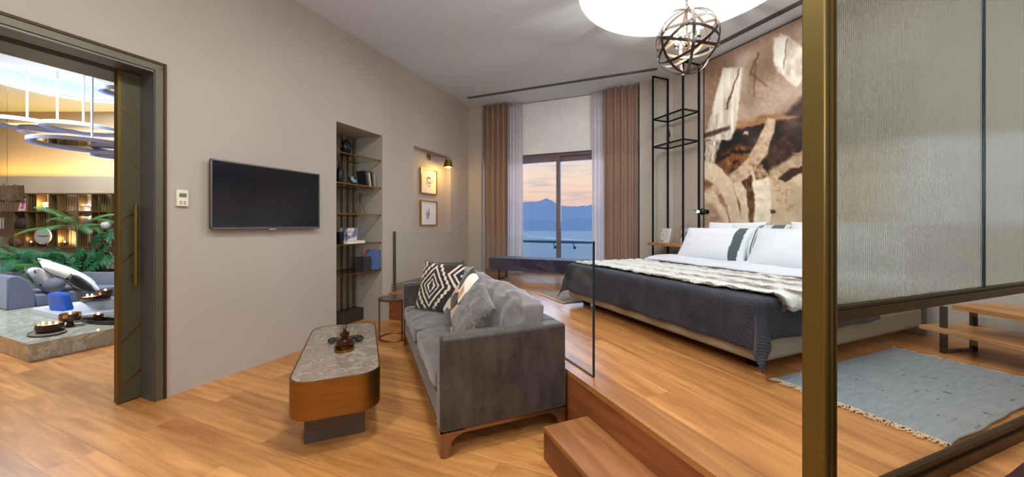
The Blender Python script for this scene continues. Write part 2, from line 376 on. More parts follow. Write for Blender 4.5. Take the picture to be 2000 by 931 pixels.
curtain('sheer_curtain','white sheer curtain right of the window pane',-1.05,-.76,5.99,SHEER,.06,.02,'sheer curtains')
# slot diffusers in the ceiling
def vent(label,L_,loc,rz):
    t=thing('slot_diffuser',label,'ceiling vent',loc,rz,'linear air vents')
    m=MB()
    for k in range(4): m.box(0,L_,-.045+k*.0267,-.045+k*.0267+.0045,-.006,-.0)
    m.box(0,.01,-.045,.044,-.006,0).box(L_-.01,L_,-.045,.044,-.006,0)
    m.build('frame',mat('vent_frame',(150,146,146),.6),t)
    MB().box(.01,L_-.01,-.04,.04,-.003,-.001).build('slot',mat('vent_dark',(12,12,14),.9),t)
vent('long dark slotted air vent in the ceiling above the window curtains',3.05,A(-3.08,5.42,CH-.001),QA)
vent('long dark slotted air vent in the ceiling above the mural',3.1,B(3.965,.5,CH-.001),QB+PI/2)
# ================================================================== DOORWAY
t=thing('door_1','','door',A(0,0,0),QA); del t['label']; del t['category']; t['kind']='structure'
H0=2.315
m=MB()   # lining: jambs and header of the deep opening
m.box(W1-.01,W0+.004,1.355,1.417,0,2.389).box(W1-.01,W0+.004,-.25,1.417,H0,2.389).box(W1-.01,W0+.004,-.249,-.19,0,2.389)
m.build('door_lining',mat('dark_jamb',(108,108,106),.4,.5,var=.05),t)
m=MB().box(W0,W0+.014,1.36,1.402,0,2.36).box(W0,W0+.014,-.25,1.402,2.33,2.372); m.build('casing',CASE,t)
m=MB().box(W0,W0+.018,1.404,1.42,0,2.39).box(W0,W0+.018,-.25,1.42,2.375,2.392); m.build('casing_edge',mat('brown_edge',(70,44,22),.5,.3),t)
MB().box(-3.53,-3.44,-.19,1.35,H0-.002,H0+.01).build('door_track',mat('track_dark',(20,22,20),.7),t)
# sliding leaf, partly drawn into the wall
t=thing('door_2','','door',A(-3.455,1.235,0),QA); del t['label']; del t['category']; t['kind']='structure'
MB().box(-.045,0,.02,.119,.01,H0).build('leaf',GREYM,t)
MB().box(-.047,.003,0,.02,.01,H0).build('leaf_edge',OLIVE,t)
m=MB()
for z0,z1 in ((2.06,1.93),(1.755,1.625),(1.27,1.365),(.975,1.085),(.42,.53),(.12,.2)):
    m.add([(.001,.02,z0),(.001,.119,z1),(.001,.119,z1+.01),(.001,.02,z0+.01),(.004,.02,z0),(.004,.119,z1),(.004,.119,z1+.01),(.004,.02,z0+.01)],[(4,5,6,7),(0,1,5,4),(3,7,6,2)])
m.build('brass_inlay',BRASS,t,smooth=False)
m=MB().bar((.05,.075,.82),(.05,.075,1.385),.0125,14); hb=m.build('door_handle',OLIVE,t)
for z in (.89,1.32): MB().bar((0,.075,z),(.05,.075,z),.008,10).build('handle_post',OLIVE,hb)
# ================================================================== TV, thermostat
t=thing('television','black flat screen television with silver frame on the taupe wall','television',A(W0,1.765,.94+.29),QA)
# photo: left edge x=410, right edge x=624
def tA(px,off=0): 
    a=(px-1000)/FOC; d=-(-W0-off); Y=-d/(.3827-.9239*a)*1.0; X=a*Y; return X*.3827+Y*.9239
ta,tb=tA(411,.06),tA(624,.06); hz_=.31*0
def hA(px,py,off=0): 
    a=(px-1000)/FOC; Y=(-W0-off)/(.3827-.9239*a); return EYE+(HZ-py)*Y/FOC
zb,zt2=hA(411,448,.06),hA(411,309,.06)
t.location=A(W0,(ta+tb)/2,(zb+zt2)/2); W_=(tb-ta)/2; Hh=(zt2-zb)/2
MB().box(.0,.025,-W_*.45,W_*.45,-Hh*.5,Hh*.5).build('wall_bracket',BLACK,t)
MB().box(.024,.054,-W_+.006,W_-.006,-Hh+.006,Hh-.006).build('rear_housing',BLACK,t,bevel=.006)
f=MB(); b_=.011
f.box(.05,.064,-W_,W_,-Hh,-Hh+.016).box(.05,.064,-W_,W_,Hh-b_,Hh).box(.05,.064,-W_,-W_+b_,-Hh,Hh).box(.05,.064,W_-b_,W_,-Hh,Hh)
f.build('bezel',mat('tv_silver',(120,114,108),.35,.7),t)
MB().box(.052,.06,-W_+b_,W_-b_,-Hh+.016,Hh-b_).build('screen',mat('tv_glass',(16,20,30),.16,coat=0),t)
MB().box(.05,.066,-.03,.03,-Hh-.012,-Hh+.001).build('logo_bar',mat('tv_silver2',(190,180,170),.3,.6),t,bevel=.003)
ta,tb=tA(344),tA(364)
t=thing('thermostat','small white wall thermostat with grey display between doorway and television','thermostat',A(W0,(ta+tb)/2,hA(354,387)),QA)
MB().box(0,.022,-.036,.036,-.06,.06).build('housing',mat('ivory_plastic',(232,224,204),.4),t,bevel=.004)
MB().box(.022,.0235,-.022,.022,.008,.036).build('display',mat('lcd_grey',(112,118,104),.2),t)
m=MB()
for i in range(2):
    for j in range(2): m.box(.022,.0245,-.02+i*.024,-.006+i*.024,-.03-j*.014,-.022-j*.014)
m.build('buttons',mat('button_grey',(150,145,135),.5),t)
# ================================================================== BOOK NICHE
ny0,ny1=2.889,3.595
m=MB()
k=0; y=ny0+.003
PAN=mat('brown_slat',(112,94,78),.55,var=.15,scale=4)
t=thing('slatted_panel','dark brown vertical slats lining the back of the shelf niche','panel',A(-3.763,0,0),QA)
while y<ny1-.02:
    wv=.095
    MB().box(.006,.05,y,min(y+wv*.62,ny1-.012),.16,2.375).build('slat',PAN,t,bevel=.006); y+=wv
MB().box(.001,.006,ny0+.003,ny1-.003,.01,2.375).build('back_board',mat('dark_backing',(20,16,13),.8),t)
o=MB().box(-.0,.16,ny0+.004,ny1-.004,.001,.155).build('niche_plinth',mat('bronze_plinth',(66,58,46),.5,.3)); place(o,A(-3.760,0,0),QA)
tag(o,'low dark bronze plinth at the foot of the shelf niche','plinth')
SH=[.673,1.017,1.368,1.715,2.06]
words=['lowest','second lowest','middle','second highest','topmost']
for i,z in enumerate(SH):
    t=thing('glass_shelf','%s glass shelf with thin brass edge in the wall niche'%words[i],'shelf',A(0,0,z),QA,'glass shelves of the niche')
    MB().box(-3.70,-3.315,ny0+.003,ny1-.003,-.008,0).build('glass_pane',SHELFG,t)
    m=MB().box(-3.315,-3.303,ny0+.002,ny1-.002,-.012,.003).box(-3.712,-3.70,ny0+.002,ny1-.002,-.012,.003)
    m.build('brass_edge',BRASS,t)
def onA(px,py,z,dd): # point on the TV wall frame seen at px, at depth x=dd behind the face
    a=(px-1000)/FOC; Y=-dd/(.3827-.9239*a); X=a*Y; return Vector((X,Y,z))
def book(label,loc,rz,tilt,th,h,dp,col,title=None,group='books in the niche'):
    t=thing('book',label,'book',loc,rz,group)
    M=Matrix.Rotation(tilt,4,'X')
    cm=mat('cover_%d_%d_%d'%col,col,.5)
    m=MB().box(0,dp,-th/2,-th/2+.003,0,h,M).box(0,dp,th/2-.003,th/2,0,h,M).box(dp-.003,dp,-th/2,th/2,0,h,M); m.build('cover',cm,t)
    MB().box(.004,dp-.004,-th/2+.003,th/2-.003,.004,h-.004,M).build('pages',mat('paper',(228,220,205),.9),t)
    if title: MB().box(dp,dp+.001,-th*.25,th*.25,h*.35,h*.85,M).build('spine_title',mat('title_%d%d%d'%title,title,.6),t)
    return t
g=mat('gunmetal',(26,25,26),.3,.4)
# top shelf: dark mask bust
t=thing('mask_sculpture','glossy black mask sculpture on the topmost glass shelf','sculpture',onA(676,0,2.061,-3.50),QA)
m=MB().box(-.05,.05,-.05,.05,0,.02); m.build('stand',g,t)
M=Matrix.Translation((0,0,.10))@Matrix.Rotation(R(20),4,'Z')
m=MB().ball((0,0,.115),.075,.8,.95,1.25,20,14).ball((.05,0,.1),.018,1,.8,1.6).ball((.045,-.03,.13),.02,.8,1.2,.8).ball((.045,.03,.13),.02,.8,1.2,.8).ball((.045,0,.055),.022,.8,1.5,.6).ball((0,-.075,.11),.022,.6,.6,1.4).ball((0,.075,.11),.022,.6,.6,1.4)
m.build('mask',g,t)
# vase
t=thing('dark_vase','slim black bottle vase on the second highest niche shelf','vase',onA(664,0,1.716,-3.44),QA)
MB().lathe([(.035,0),(.045,.04),(.05,.1),(.04,.16),(.017,.2),(.013,.24),(.018,.255),(.012,.255),(.01,.2)],n=28).build('vessel',g,t)
t=thing('glass_orb','black and blue striped glass orb beside the leaning books','ornament',onA(688,0,1.716,-3.47),QA)
o=MB().ball((0,0,.058),.056,n=28,m=18).build('orb',painted('orb_paint',.12),t)
paint(o,lambda p:(120,150,170) if math.sin(p.x*90+p.z*60)>.3 else (18,18,22))
MB().lathe([(.03,0),(.03,.006),(.02,.008)],n=20).build('foot_ring',g,t)
P=onA(708,0,1.716,-3.47); yy=QA
book('black book leaning left on the second highest shelf, widest of three',P+A(0,-.05),yy,R(12),.035,.19,.14,(32,28,28))
book('cream paperback standing between black books on the second highest shelf',P+A(.01,-.005),yy,R(8),.022,.17,.13,(206,196,180))
book('charcoal book standing at the right beside the cream paperback',P+A(.0,.03),yy,R(5),.028,.185,.14,(40,36,40))
book('beige thin book at the right end of the shelf row',P+A(.015,.062),yy,R(5),.018,.16,.13,(186,164,138))
# wire ornament
t=thing('wire_ornament','brass wire hourglass ornament on the middle glass shelf','ornament',onA(704,0,1.369,-3.50),QA)
apex=(0,0,.19)
m=MB()
for a in range(5):
    q=(.06*math.cos(a*2*PI/5),.075*math.sin(a*2*PI/5)); m.bar((q[0],q[1],.003),(q[0]*-.35,q[1]*-.35,.26),.0025,6)
pts=[(.06*math.cos(a*PI/12),.075*math.sin(a*PI/12),.004) for a in range(24)]; m.tube(pts,.0025,6,closed=True)
pts=[(.021*math.cos(a*PI/12),.026*math.sin(a*PI/12),.26) for a in range(24)]; m.tube(pts,.0025,6,closed=True); m.build('wire_frame',BRASS,t)
MB().ball((0,0,.185),.017).build('centre_bead',mat('bead_bronze',(110,84,60),.4,.5),t)
# box on flat books
P=onA(681,0,1.018,-3.42)
t=thing('flat_book','white large book lying flat under the patterned box','book',P,QA,'books in the niche')
MB().box(-.1,.1,-.115,.16,0,.003).box(-.1,.1,-.115,.16,.03,.033).box(-.1,-.097,-.115,.16,0,.033).build('cover',mat('white_cover',(226,222,220),.4),t)
MB().box(-.096,.097,-.112,.157,.003,.03).build('pages',mat('paper',(228,220,205),.9),t)
t=thing('keepsake_box','blue and white patterned lidded box on the flat white book','box',P+Vector((0,0,.034)),QA)
def boxpaint(p):
    v=nz(p.x*22+3,p.y*22,p.z*22); return (112,118,150) if v>.02 else (206,196,190)
def gbox(x0,x1,y0,y1,z0,z1,n=16):
    m=MB()
    def q(o,a,b): m.grid(lambda u,v:Vector(o)+Vector(a)*u+Vector(b)*v,n,n)
    dx,dy,dz=x1-x0,y1-y0,z1-z0
    q((x0,y0,z0),(dx,0,0),(0,0,dz)); q((x0,y1,z0),(dx,0,0),(0,0,dz)); q((x0,y0,z0),(0,dy,0),(0,0,dz)); q((x1,y0,z0),(0,dy,0),(0,0,dz)); q((x0,y0,z1),(dx,0,0),(0,dy,0)); q((x0,y0,z0),(dx,0,0),(0,dy,0)); return m
o=gbox(-.06,.06,-.07,.07,0,.1).build('body',painted('box_paint',.4),t); paint(o,boxpaint)
o=gbox(-.063,.063,-.073,.073,.103,.15).build('lid',painted('box_paint',.4),t); paint(o,boxpaint)
t=thing('dark_box','small black box half hidden at the left end of the niche shelf','box',onA(659,0,1.018,-3.45)+A(.02,0),QA)
MB().box(-.05,.05,-.03,.03,0,.12).build('body',g,t,bevel=.004); MB().box(-.052,.052,-.032,.032,.122,.14).build('lid',g,t,bevel=.003)
# magazines on the lowest shelf
P=onA(705,0,.674,-3.47)
book('black square book standing at the left of the lowest niche shelf',P+Vector((-.06,-.02,0)),R(24),R(5),.02,.165,.12,(22,22,22))
book('blue tall magazine leaning on the lowest niche shelf with white title',P+Vector((.06,.0,0)),R(16),R(-12),.02,.255,.17,(30,72,130),None)
book('orange magazine behind the blue one on the lowest niche shelf',P+Vector((.0,.05,0)),R(20),R(-8),.014,.26,.15,(206,84,50))
book('dark illustrated paperback in front of the blue magazine',P+Vector((.05,-.05,0)),R(24),R(4),.02,.17,.09,(38,34,38),(190,170,150))
# ================================================================== PICTURE NICHE
def hB2(px,py,d): a=(px-1000)/FOC; Y=-d/(.3827-.9239*a); return EYE+(HZ-py)*Y/FOC
def tB2(px,d): a=(px-1000)/FOC; Y=-d/(.3827-.9239*a); return Y*(a*.3827+.9239)
GOLDF=mat('gold_frame',(168,122,52),.4,.6,var=.08,scale=20)
for nm,(ya,yb),lab,fn in (('a',(330,382),'upper gold framed line drawing in the lamp lit wall niche',1),('b',(389,441),'lower gold framed abstract sketch in the wall niche',2)):
    y0,y1=tB2(822,-3.36),tB2(854,-3.36); zc0=hB2(854,yb-1,-3.36); zc1=hB2(854,ya+4,-3.36)
    t=thing('framed_picture',lab,'picture',A(-3.385,(y0+y1)/2,(zc0+zc1)/2),QA,'framed pictures in the niche')
    w_,h_=(y1-y0)/2,(zc1-zc0)/2
    MB().box(0,.03,-w_,-w_+.016,-h_,h_).box(0,.03,w_-.016,w_,-h_,h_).box(0,.03,-w_+.016,w_-.016,-h_,-h_+.016).box(0,.03,-w_+.016,w_-.016,h_-.016,h_).build('frame',GOLDF,t)
    o=MB().grid(lambda u,v:(.012,(-w_+.016)+(2*w_-.032)*u,(-h_+.016)+(2*h_-.032)*v),60,60).build('drawing',painted('ink_paper',.8),t)
    def ink(p,fn=fn,w_=w_,h_=h_):
        u,v=p.y/w_,p.z/h_; pap=(236,226,204) if fn==1 else (226,222,230)
        d=9
        if fn==1:
            for q in range(5):
                a=q*1.3; d=min(d,abs(math.hypot((u-.05)*1.3-.1*math.cos(a),v-.1*math.sin(a)-.05)-(.18+.05*q)-.08*nz(u*3+q,v*3)))
            return (90,60,50) if d<.022 and nz(u*4,v*4,5)>-.15 else pap
        d=min(abs(u+.22-.25*(v+.1)**2+.12*nz(v*3,2)),abs(u+.05-.3*(v+.1)),abs(u-.05+.2*v*v))
        return (80,78,120) if d<.05*max(0,1-abs(v+.1)*1.7) and abs(v+.1)<.5 else pap
    paint(o,ink)
ys,zs=tB2(838,-3.37),hB2(838,306,-3.37)
t=thing('wall_sconce','brass wall lamp with cone shade lighting the framed pictures','wall lamp',A(-3.385,ys,zs),QA)
MX=Matrix.Rotation(R(90),4,'Y')
MB().lathe([(.05,0),(.05,.012),(.03,.022),(1e-6,.024)],n=28,M=MX).build('wall_plate',BRASS,t)
MB().tube([(.02,0,0),(.1,.03,.01),(.2,.14,.02),(.24,.2,.02),(.24,.2,-.01)],.006,8).build('arm',BRASS,t)
sh=MB().lathe([(.035,-.03),(.048,-.035),(.078,-.15),(.074,-.15),(.044,-.04),(.02,-.032)],c=(.24,.2,0),n=32).build('lamp_shade',BRASS,t)
MB().bar((.24,.2,-.03),(.24,.2,-.06),.015,12).ball((.24,.2,-.09),.028).build('bulb',glow('warm_bulb',(255,200,110),14),t)
p=A(-3.385+.24,ys+.2,zs-.17); point('sconce_light',p,9,(1,.66,.22),.03)
# ================================================================== COFFEE TABLE
tl=B(-.145,2.745,0)
t=thing('coffee_table','low coffee table with grey marble top and brushed bronze drum sides','coffee table',tl,QB)
wx,wy=.235,.575
MB().prism(rrect(-wx,wx,-wy,wy,.125),.2,.4).build('bronze_body',BRASSD,t,ang=30)
MB().prism(rrect(-wx+.008,wx-.008,-wy+.008,wy-.008,.118),.4,.4045).build('marble_top',marble('brown_marble',(140,124,110),(124,109,97),(164,150,138),3.5,.1),t)
o=MB(); pr=rrect(-wx,wx,-wy,wy,.125); pi=rrect(-wx+.008,wx-.008,-wy+.008,wy-.008,.118); n=len(pr)
o.v=[(x,y,.4) for x,y in pr]+[(x,y,.407) for x,y in pr]+[(x,y,.407) for x,y in pi]+[(x,y,.4) for x,y in pi]
o.f=[(k*n+i,k*n+(i+1)%n,((k+1)%4)*n+(i+1)%n,((k+1)%4)*n+i) for k in range(4) for i in range(n)]
o.build('rim',BRASS,t)
MB().box(-.17,.15,-.42,.42,0,.2).build('plinth',mat('plinth_grey',(92,84,76),.45,.3),t,bevel=.004)
tp=gp(673,679,.407)
t=thing('diffuser_tray','small oval brass tray under the reed diffuser on the coffee table','tray',tp,QB)
pr=rrect(-.06,.06,-.1,.1,.058,10); pi=rrect(-.056,.056,-.096,.096,.054,10); n=len(pr); o=MB()
o.v=[(x,y,0) for x,y in pr]+[(x,y,.016) for x,y in pr]+[(x,y,.016) for x,y in pi]+[(x,y,.004) for x,y in pi]
o.f=[(k*n+i,k*n+(i+1)%n,((k+1))*n+(i+1)%n,((k+1))*n+i) for k in range(3) for i in range(n)]+[tuple(range(n))[::-1],tuple(3*n+i for i in range(n))]
o.build('tray_body',BRASS,t)
AMB=mat('amber_glass',(70,30,14),.08); AMB.node_tree.nodes['Principled BSDF'].inputs['Transmission Weight'].default_value=.35
t=thing('reed_diffuser','dark amber glass reed diffuser bottle with black reeds on brass tray','diffuser',tp+Vector((0,.0,.0045)),QB)
MB().lathe([(1e-6,0),(.048,0),(.052,.006),(.052,.045),(.046,.06),(.022,.068),(.02,.08),(.03,.082),(.03,.1),(.012,.102),(.012,.112),(1e-6,.112)],n=36).build('bottle',AMB,t)
m=MB()
for a,bb in ((.03,.01),(-.035,.02),(.015,-.03),(-.01,.035),(-.028,-.02),(.038,-.01)): m.bar((0,0,.09),(a,bb,.245),.0018,6)
m.build('reeds',mat('reed_black',(30,22,20),.7),t)
t=thing('knotted_wood_ornament','dark knotted wooden link ornament lying behind the reed diffuser','ornament',tp+B(-.0,.125,0),QB)
m=MB().bar((-.1,.02,.02),(.1,-.0,.03),.014,10).tube([(.02*math.cos(a*PI/8)-.085,.03*math.sin(a*PI/8)+.02,.02) for a in range(16)],.011,8,closed=True).tube([(.02*math.cos(a*PI/8)+.09,.03*math.sin(a*PI/8),.02) for a in range(16)],.011,8,closed=True)
m.build('links',mat('ebony',(34,28,26),.5),t)
# ================================================================== SOFA
m_,t_,b_=base('sofa_velvet'); N=t_.nodes.new; L=t_.links.new
tc=N('ShaderNodeTexCoord'); mp=N('ShaderNodeMapping'); mp.inputs['Scale'].default_value=(5,5,2); L(tc.outputs['Object'],mp.inputs[0])
n1=N('ShaderNodeTexNoise'); n1.inputs['Scale'].default_value=2.2; n1.inputs['Detail'].default_value=7; n1.inputs['Roughness'].default_value=.65; L(mp.outputs[0],n1.inputs[0])
r=N('ShaderNodeValToRGB'); r.color_ramp.elements[0].position=.3; r.color_ramp.elements[0].color=(*lin((40,31,25)),1); r.color_ramp.elements[1].position=.72; r.color_ramp.elements[1].color=(*lin((82,72,65)),1)
L(n1.outputs[0],r.inputs[0]); L(r.outputs[0],b_.inputs['Base Color']); b_.inputs['Roughness'].default_value=.55; b_.inputs['Sheen Weight'].default_value=.45; b_.inputs['Sheen Roughness'].default_value=.35
mp2=N('ShaderNodeMapping'); mp2.inputs['Scale'].default_value=(1,1,.15); L(tc.outputs['Object'],mp2.inputs[0])
n2=N('ShaderNodeTexNoise'); n2.inputs['Scale'].default_value=130; L(mp2.outputs[0],n2.inputs[0]); bp=N('ShaderNodeBump'); bp.inputs['Strength'].default_value=.35; bp.inputs['Distance'].default_value=.006; L(n2.outputs[0],bp.inputs['Height']); L(bp.outputs[0],b_.inputs['Normal'])
VEL=m_
ROSE=mat('rose_brass',(150,118,92),.3,.9)
sd,ss=.757,2.872; hx,hy=.385,.985
t=thing('sofa','grey brown velvet two seat sofa with square arms and brass legs','sofa',B(sd,ss,0),QB)
def soft(m,name,par,mtl,bev=.03,mat4=None,seg=4):
    return m.build(name,mtl,par,bevel=bev,seg=seg,matrix=mat4,ang=60)
soft(MB().box(-hx+.012,hx-.1,-hy+.1,hy-.1,.135,.30),'seat_base',t,VEL,.012)
for s_ in (-1,1):
    a,b2=(-hy,-hy+.115) if s_<0 else (hy-.115,hy)
    soft(MB().box(-hx,hx,a,b2,.135,.645),'arm',t,VEL,.022)
soft(MB().box(hx-.115,hx,-hy+.112,hy-.112,.135,.645),'back',t,VEL,.022)
def plump(x0,x1,y0,y1,z0,z1,puff,sd=0,wr=.009):
    m=MB(); cx,cy,cz=(x0+x1)/2,(y0+y1)/2,(z0+z1)/2; hx_,hy_,hz_=(x1-x0)/2,(y1-y0)/2,(z1-z0)/2
    n=22
    def f(q):
        u,v,w_=q; 
        k=.82
        X=hx_*u; Y=hy_*v; Z=hz_*w_
        r2=lambda a:(1-a**4)
        Z+=puff*w_*r2(u)*r2(v); X+=puff*.4*u*r2(v)*r2(w_); Y+=puff*.4*v*r2(u)*r2(w_)
        # rounded edges
        e=sum(max(0,abs(c)-.86)/.14 for c in (u,v,w_))
        if e>1: s_=1-.03*(e-1); X*=s_; Y*=s_; Z*=1-.12*(e-1)
        Z+=wr*nz(X*9+sd,Y*9,Z*3); X+=(wr-.009)*nz(Y*11+sd,Z*13,X*4)*1.2
        return (cx+X,cy+Y,cz+Z)
    for ax in range(3):
        for sg in (-1,1):
            def g(u,v,ax=ax,sg=sg):
                q=[0,0,0]; q[ax]=sg; q[(ax+1)%3]=2*u-1; q[(ax+2)%3]=2*v-1; return f(q)
            m.grid(g,n,n)
    return m
SEATV=mat('highlit_seat_velvet',(96,87,84),.6,var=.22,scale=9,bump=.35,bscale=110,sheen=.6)  # paler copy of the sofa velvet, highlights on top faces put into the colour
for i,(a,b2) in enumerate(((-hy+.118,-.003),(.003,hy-.118))):
    plump(-hx+.002,hx-.12,a,b2,.305,.425,.014,i*5,.016).build('seat_cushion',SEATV,t,ang=75)
GREYC=mat('cushion_velvet',(124,116,118),.6,var=.14,scale=7,bump=.25,bscale=120,sheen=.6)
for i,(a,b2) in enumerate(((-hy+.13,-.02),(.02,hy-.13))):
    M=Matrix.Translation((.155,0,.435))@Matrix.Rotation(R(14),4,'Y')
    w2=plump(-.085,.085,a,b2,0,.335,.03,i*9+2,.028); w2.v=[tuple(M@Vector(v)) for v in w2.v]
    w2.build('back_cushion',GREYC,t,ang=75)
MB().box(-hx+.02,hx-.02,-hy+.012,-hy+.032,.115,.135).box(-hx+.02,hx-.02,hy-.032,hy-.012,.115,.135).box(-hx+.012,-hx+.032,-hy+.012,hy-.012,.115,.135).box(hx-.032,hx-.012,-hy+.012,hy-.012,.115,.135).build('brass_rail',ROSE,t)
prof=[(0,.135),(.13,.135),(.13,.12),(.09,.11),(.06,.085),(.045,.04),(.038,0),(.012,0)]
for sx in (-1,1):
    for sy in (-1,1):
        m=MB()
        cx,cy=sx*(hx-.004),sy*(hy-.004)
        def lg(flip):
            vs=[]
            for tck in (0,.02):
                for (q,z) in prof:
                    if flip: vs.append((cx-sx*q,cy-sy*tck,z))
                    else: vs.append((cx-sx*tck,cy-sy*q,z))
            n=len(prof); m.add(vs,[tuple(range(n)),tuple(range(n,2*n))[::-1]]+[(i,n+i,n+(i+1)%n,(i+1)%n) for i in range(n)])
        lg(True); lg(False)
        m.build('leg',ROSE,t,smooth=False)
# throw pillows
def pillow_mesh(w_,h_,th,n=40,seed=0,wr=.006):
    m=MB()
    def f(u,v,sg):
        a,b2=2*u-1,2*v-1
        k=max(0,(1-a*a)*(1-b2*b2)); z=sg*th*k**.42
        x=w_/2*a*(1-.07*(1-b2*b2)*a*a); y=h_/2*b2*(1-.07*(1-a*a)*b2*b2)
        z+=wr*nz(a*3+seed,b2*3,sg)*min(1,k*4)
        return (x,y,z)
    m.grid(lambda u,v:f(u,v,1),n,n); m.grid(lambda u,v:f(u,v,-1),n,n); return m
def pillow(name,label,cat,w_,h_,th,loc,M3,mtl,fn=None,group=None,n=40,seed=0,wr=.006):
    o=pillow_mesh(w_,h_,th,n,seed,wr).build(name,mtl,ang=70); o.matrix_world=Matrix.Translation(loc)@M3.to_4x4()
    if fn: paint(o,fn)
    return tag(o,label,cat,group)
def face(az,lean,roll=0):   # pillow facing azimuth az (deg, world), leaning back, rolled in its plane
    n_=Vector((math.cos(R(az))*math.cos(R(lean)),math.sin(R(az))*math.cos(R(lean)),math.sin(R(lean))))
    up=Vector((0,0,1)); x=up.cross(n_).normalized(); y=n_.cross(x)
    M=Matrix((x,y,n_)).transposed(); return M@Matrix.Rotation(R(roll),3,'Z')
CR=(226,208,188); DK=(34,30,28)
def ikat(p):
    u=(p.x/.23); v=(p.y/.23)
    x=u+.22; y=v+.02+.03*nz(u*9,v*9)
    def dia(x,y,w_,h_): return abs(x)/w_+abs(y)/h_
    r=dia(x,y,.62,.86)
    if r<1.0:
        if r>.86: return CR
        if r>.62: return DK
        if r>.52: return CR
        if r>.34: return DK
        if r>.27: return CR
        for cx,cy in ((0,.12),(0,-.12),(0,0),(0,.27),(0,-.27)):
            if math.hypot(x-cx,(y-cy)*.8)<.065: return DK
        return CR if r>.2 else DK
    # border scallops and side diamonds
    x2=u-1.02; r2=dia(x2,v-.5,.62,.8)
    if r2<1: return CR if (.8<r2<.98 or .45<r2<.6 or r2<.2) else DK
    x3=u+1.05; r3=dia(x3,v-.8,.4,.6)
    if r3<1: return CR if (.7<r3<.9 or .3<r3<.45) else DK
    r4=dia(u+1.05,v+.95,.4,.6)
    if r4<1: return CR if .7<r4<.9 else DK
    e=r-1.18; ang=(abs(x)*9+abs(y)*3)
    if e<0: return DK if math.sin((x-y if x*y<0 else x+y)*24)>-.2 else DK
    if e<.34:
        s_=math.sin((abs(x)*1.0-abs(y)*.75)*26)
        return DK if abs(e-.17)>.05+.09*(s_*.5+.5) else CR
    return DK
FAB=painted('printed_cloth',.85,.25,350,.3)
P=lambda d,s,z: B(d,s,z)
pillow('throw_pillow','square cushion with bold black and cream diamond pattern on the sofa','cushion',.46,.46,.075,P(.66,3.36,.425+.235),face(-112,18,-2),FAB,ikat,'throw cushions on the sofa',n=110)
pillow('throw_pillow','plain charcoal cushion mostly hidden behind the diamond cushion','cushion',.46,.44,.07,P(.74,3.62,.425+.235),face(-110,14,2),mat('charcoal_cloth',(74,68,64),.9,var=.15,scale=30,bump=.3,bscale=200,sheen=.3),None,'throw cushions on the sofa')
def print2(p):
    v=nz(p.x*9,p.y*5+4,1); u=p.y/.22+p.x/.5
    if u>.35: return (238,228,212) if v>-.22 or u>.8 else (44,42,34)
    if u>.0: return (200,150,112) if v>.06 else ((238,222,200) if v>-.15 else (34,40,28))
    if u>-.5: return (28,34,26) if v>-.05 else (216,170,130)
    return (214,190,160) if v>.05 else (40,34,26)
pillow('throw_pillow','cream, tan and dark green printed cushion between the others','cushion',.44,.44,.07,P(.70,2.60,.645),face(-143,24,-28),FAB,print2,'throw cushions on the sofa',n=90)
def furc(p):
    v=nz(p.x*110,p.y*45,1)+.5*nz(p.x*20,p.y*9,4); k=92+62*v; return (k,k*.92,k*.83)
pillow('throw_pillow','shaggy mottled grey cushion nearest the sofa arm','cushion',.40,.40,.075,P(.665,2.31,.64),face(-150,26,-24),painted('shaggy_cloth',.95,.9,260,.5),furc,'throw cushions on the sofa',n=80,wr=.012)
# side table
sp=gp(771,583,.44); sp=Vector((-1.29,3.93,0))
t=thing('side_table','round brass side table with dark top and open ring base behind the sofa','side table',sp,0)
DT=mat('dark_bronze_top',(96,76,60),.25,.6)
MB().lathe([(1e-6,.425),(.165,.425),(.17,.43),(.17,.44),(.165,.445),(1e-6,.445)],n=48).build('table_top',DT,t)
MB().tube([(.16*math.cos(2*PI*k/48),.16*math.sin(2*PI*k/48),.01) for k in range(48)],.009,8,closed=True).build('base_ring',BRASSD,t)
for a in (195,75,-45): MB().bar((.16*math.cos(R(a)),.16*math.sin(R(a)),.012),(.16*math.cos(R(a)),.16*math.sin(R(a)),.427),.008,10).build('leg',BRASSD,t)
# ================================================================== GLASS BALUSTRADE
GT=1.148
EDG=mat('glass_edge_green',(22,44,50),.2)
cor=meet(3.80,1.245)
t=thing('glass_balustrade','frameless glass panel along the platform edge behind the sofa','balustrade',B(1.245,0,0),QB,'glass balustrade panels')
sc=(Matrix.Rotation(-QB,4,'Z')@cor).y
MB().box(-.005,.005,1.757,sc-.01,PH,GT).build('glass_pane',CLEAR,t)
MB().box(-.006,.006,1.75,1.757,PH,GT).build('glass_edge',EDG,t)
MB().box(-.007,.007,1.757,sc-.01,PH,PH+.006).build('floor_channel',mat('channel_dark',(70,46,30),.6),t)
t=thing('glass_balustrade','frameless glass panel between the taupe wall and the corner behind the sofa','balustrade',A(0,3.80,0),QA,'glass balustrade panels')
xc=(Matrix.Rotation(-QA,4,'Z')@cor).x
MB().box(-3.255,xc-.01,-.005,.005,PH,GT).build('glass_pane',CLEAR,t)
MB().box(-3.284,-3.254,-.012,.012,PH,GT+.003).build('wall_post',mat('post_bronze',(96,86,72),.45,.5),t)
# ================================================================== STEP
t=thing('wooden_step','oak step block leading up to the raised bed platform','step',B(.885,0,0),QB)
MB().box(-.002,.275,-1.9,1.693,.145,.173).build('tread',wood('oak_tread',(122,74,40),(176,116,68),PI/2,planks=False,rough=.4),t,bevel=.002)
MB().box(0,.02,-1.9,1.693,0,.145).box(.02,.275,1.673,1.693,0,.145).build('riser_board',wood('oak_riser2',(92,46,24),(138,78,44),PI/2,planks=False,rough=.4),t)
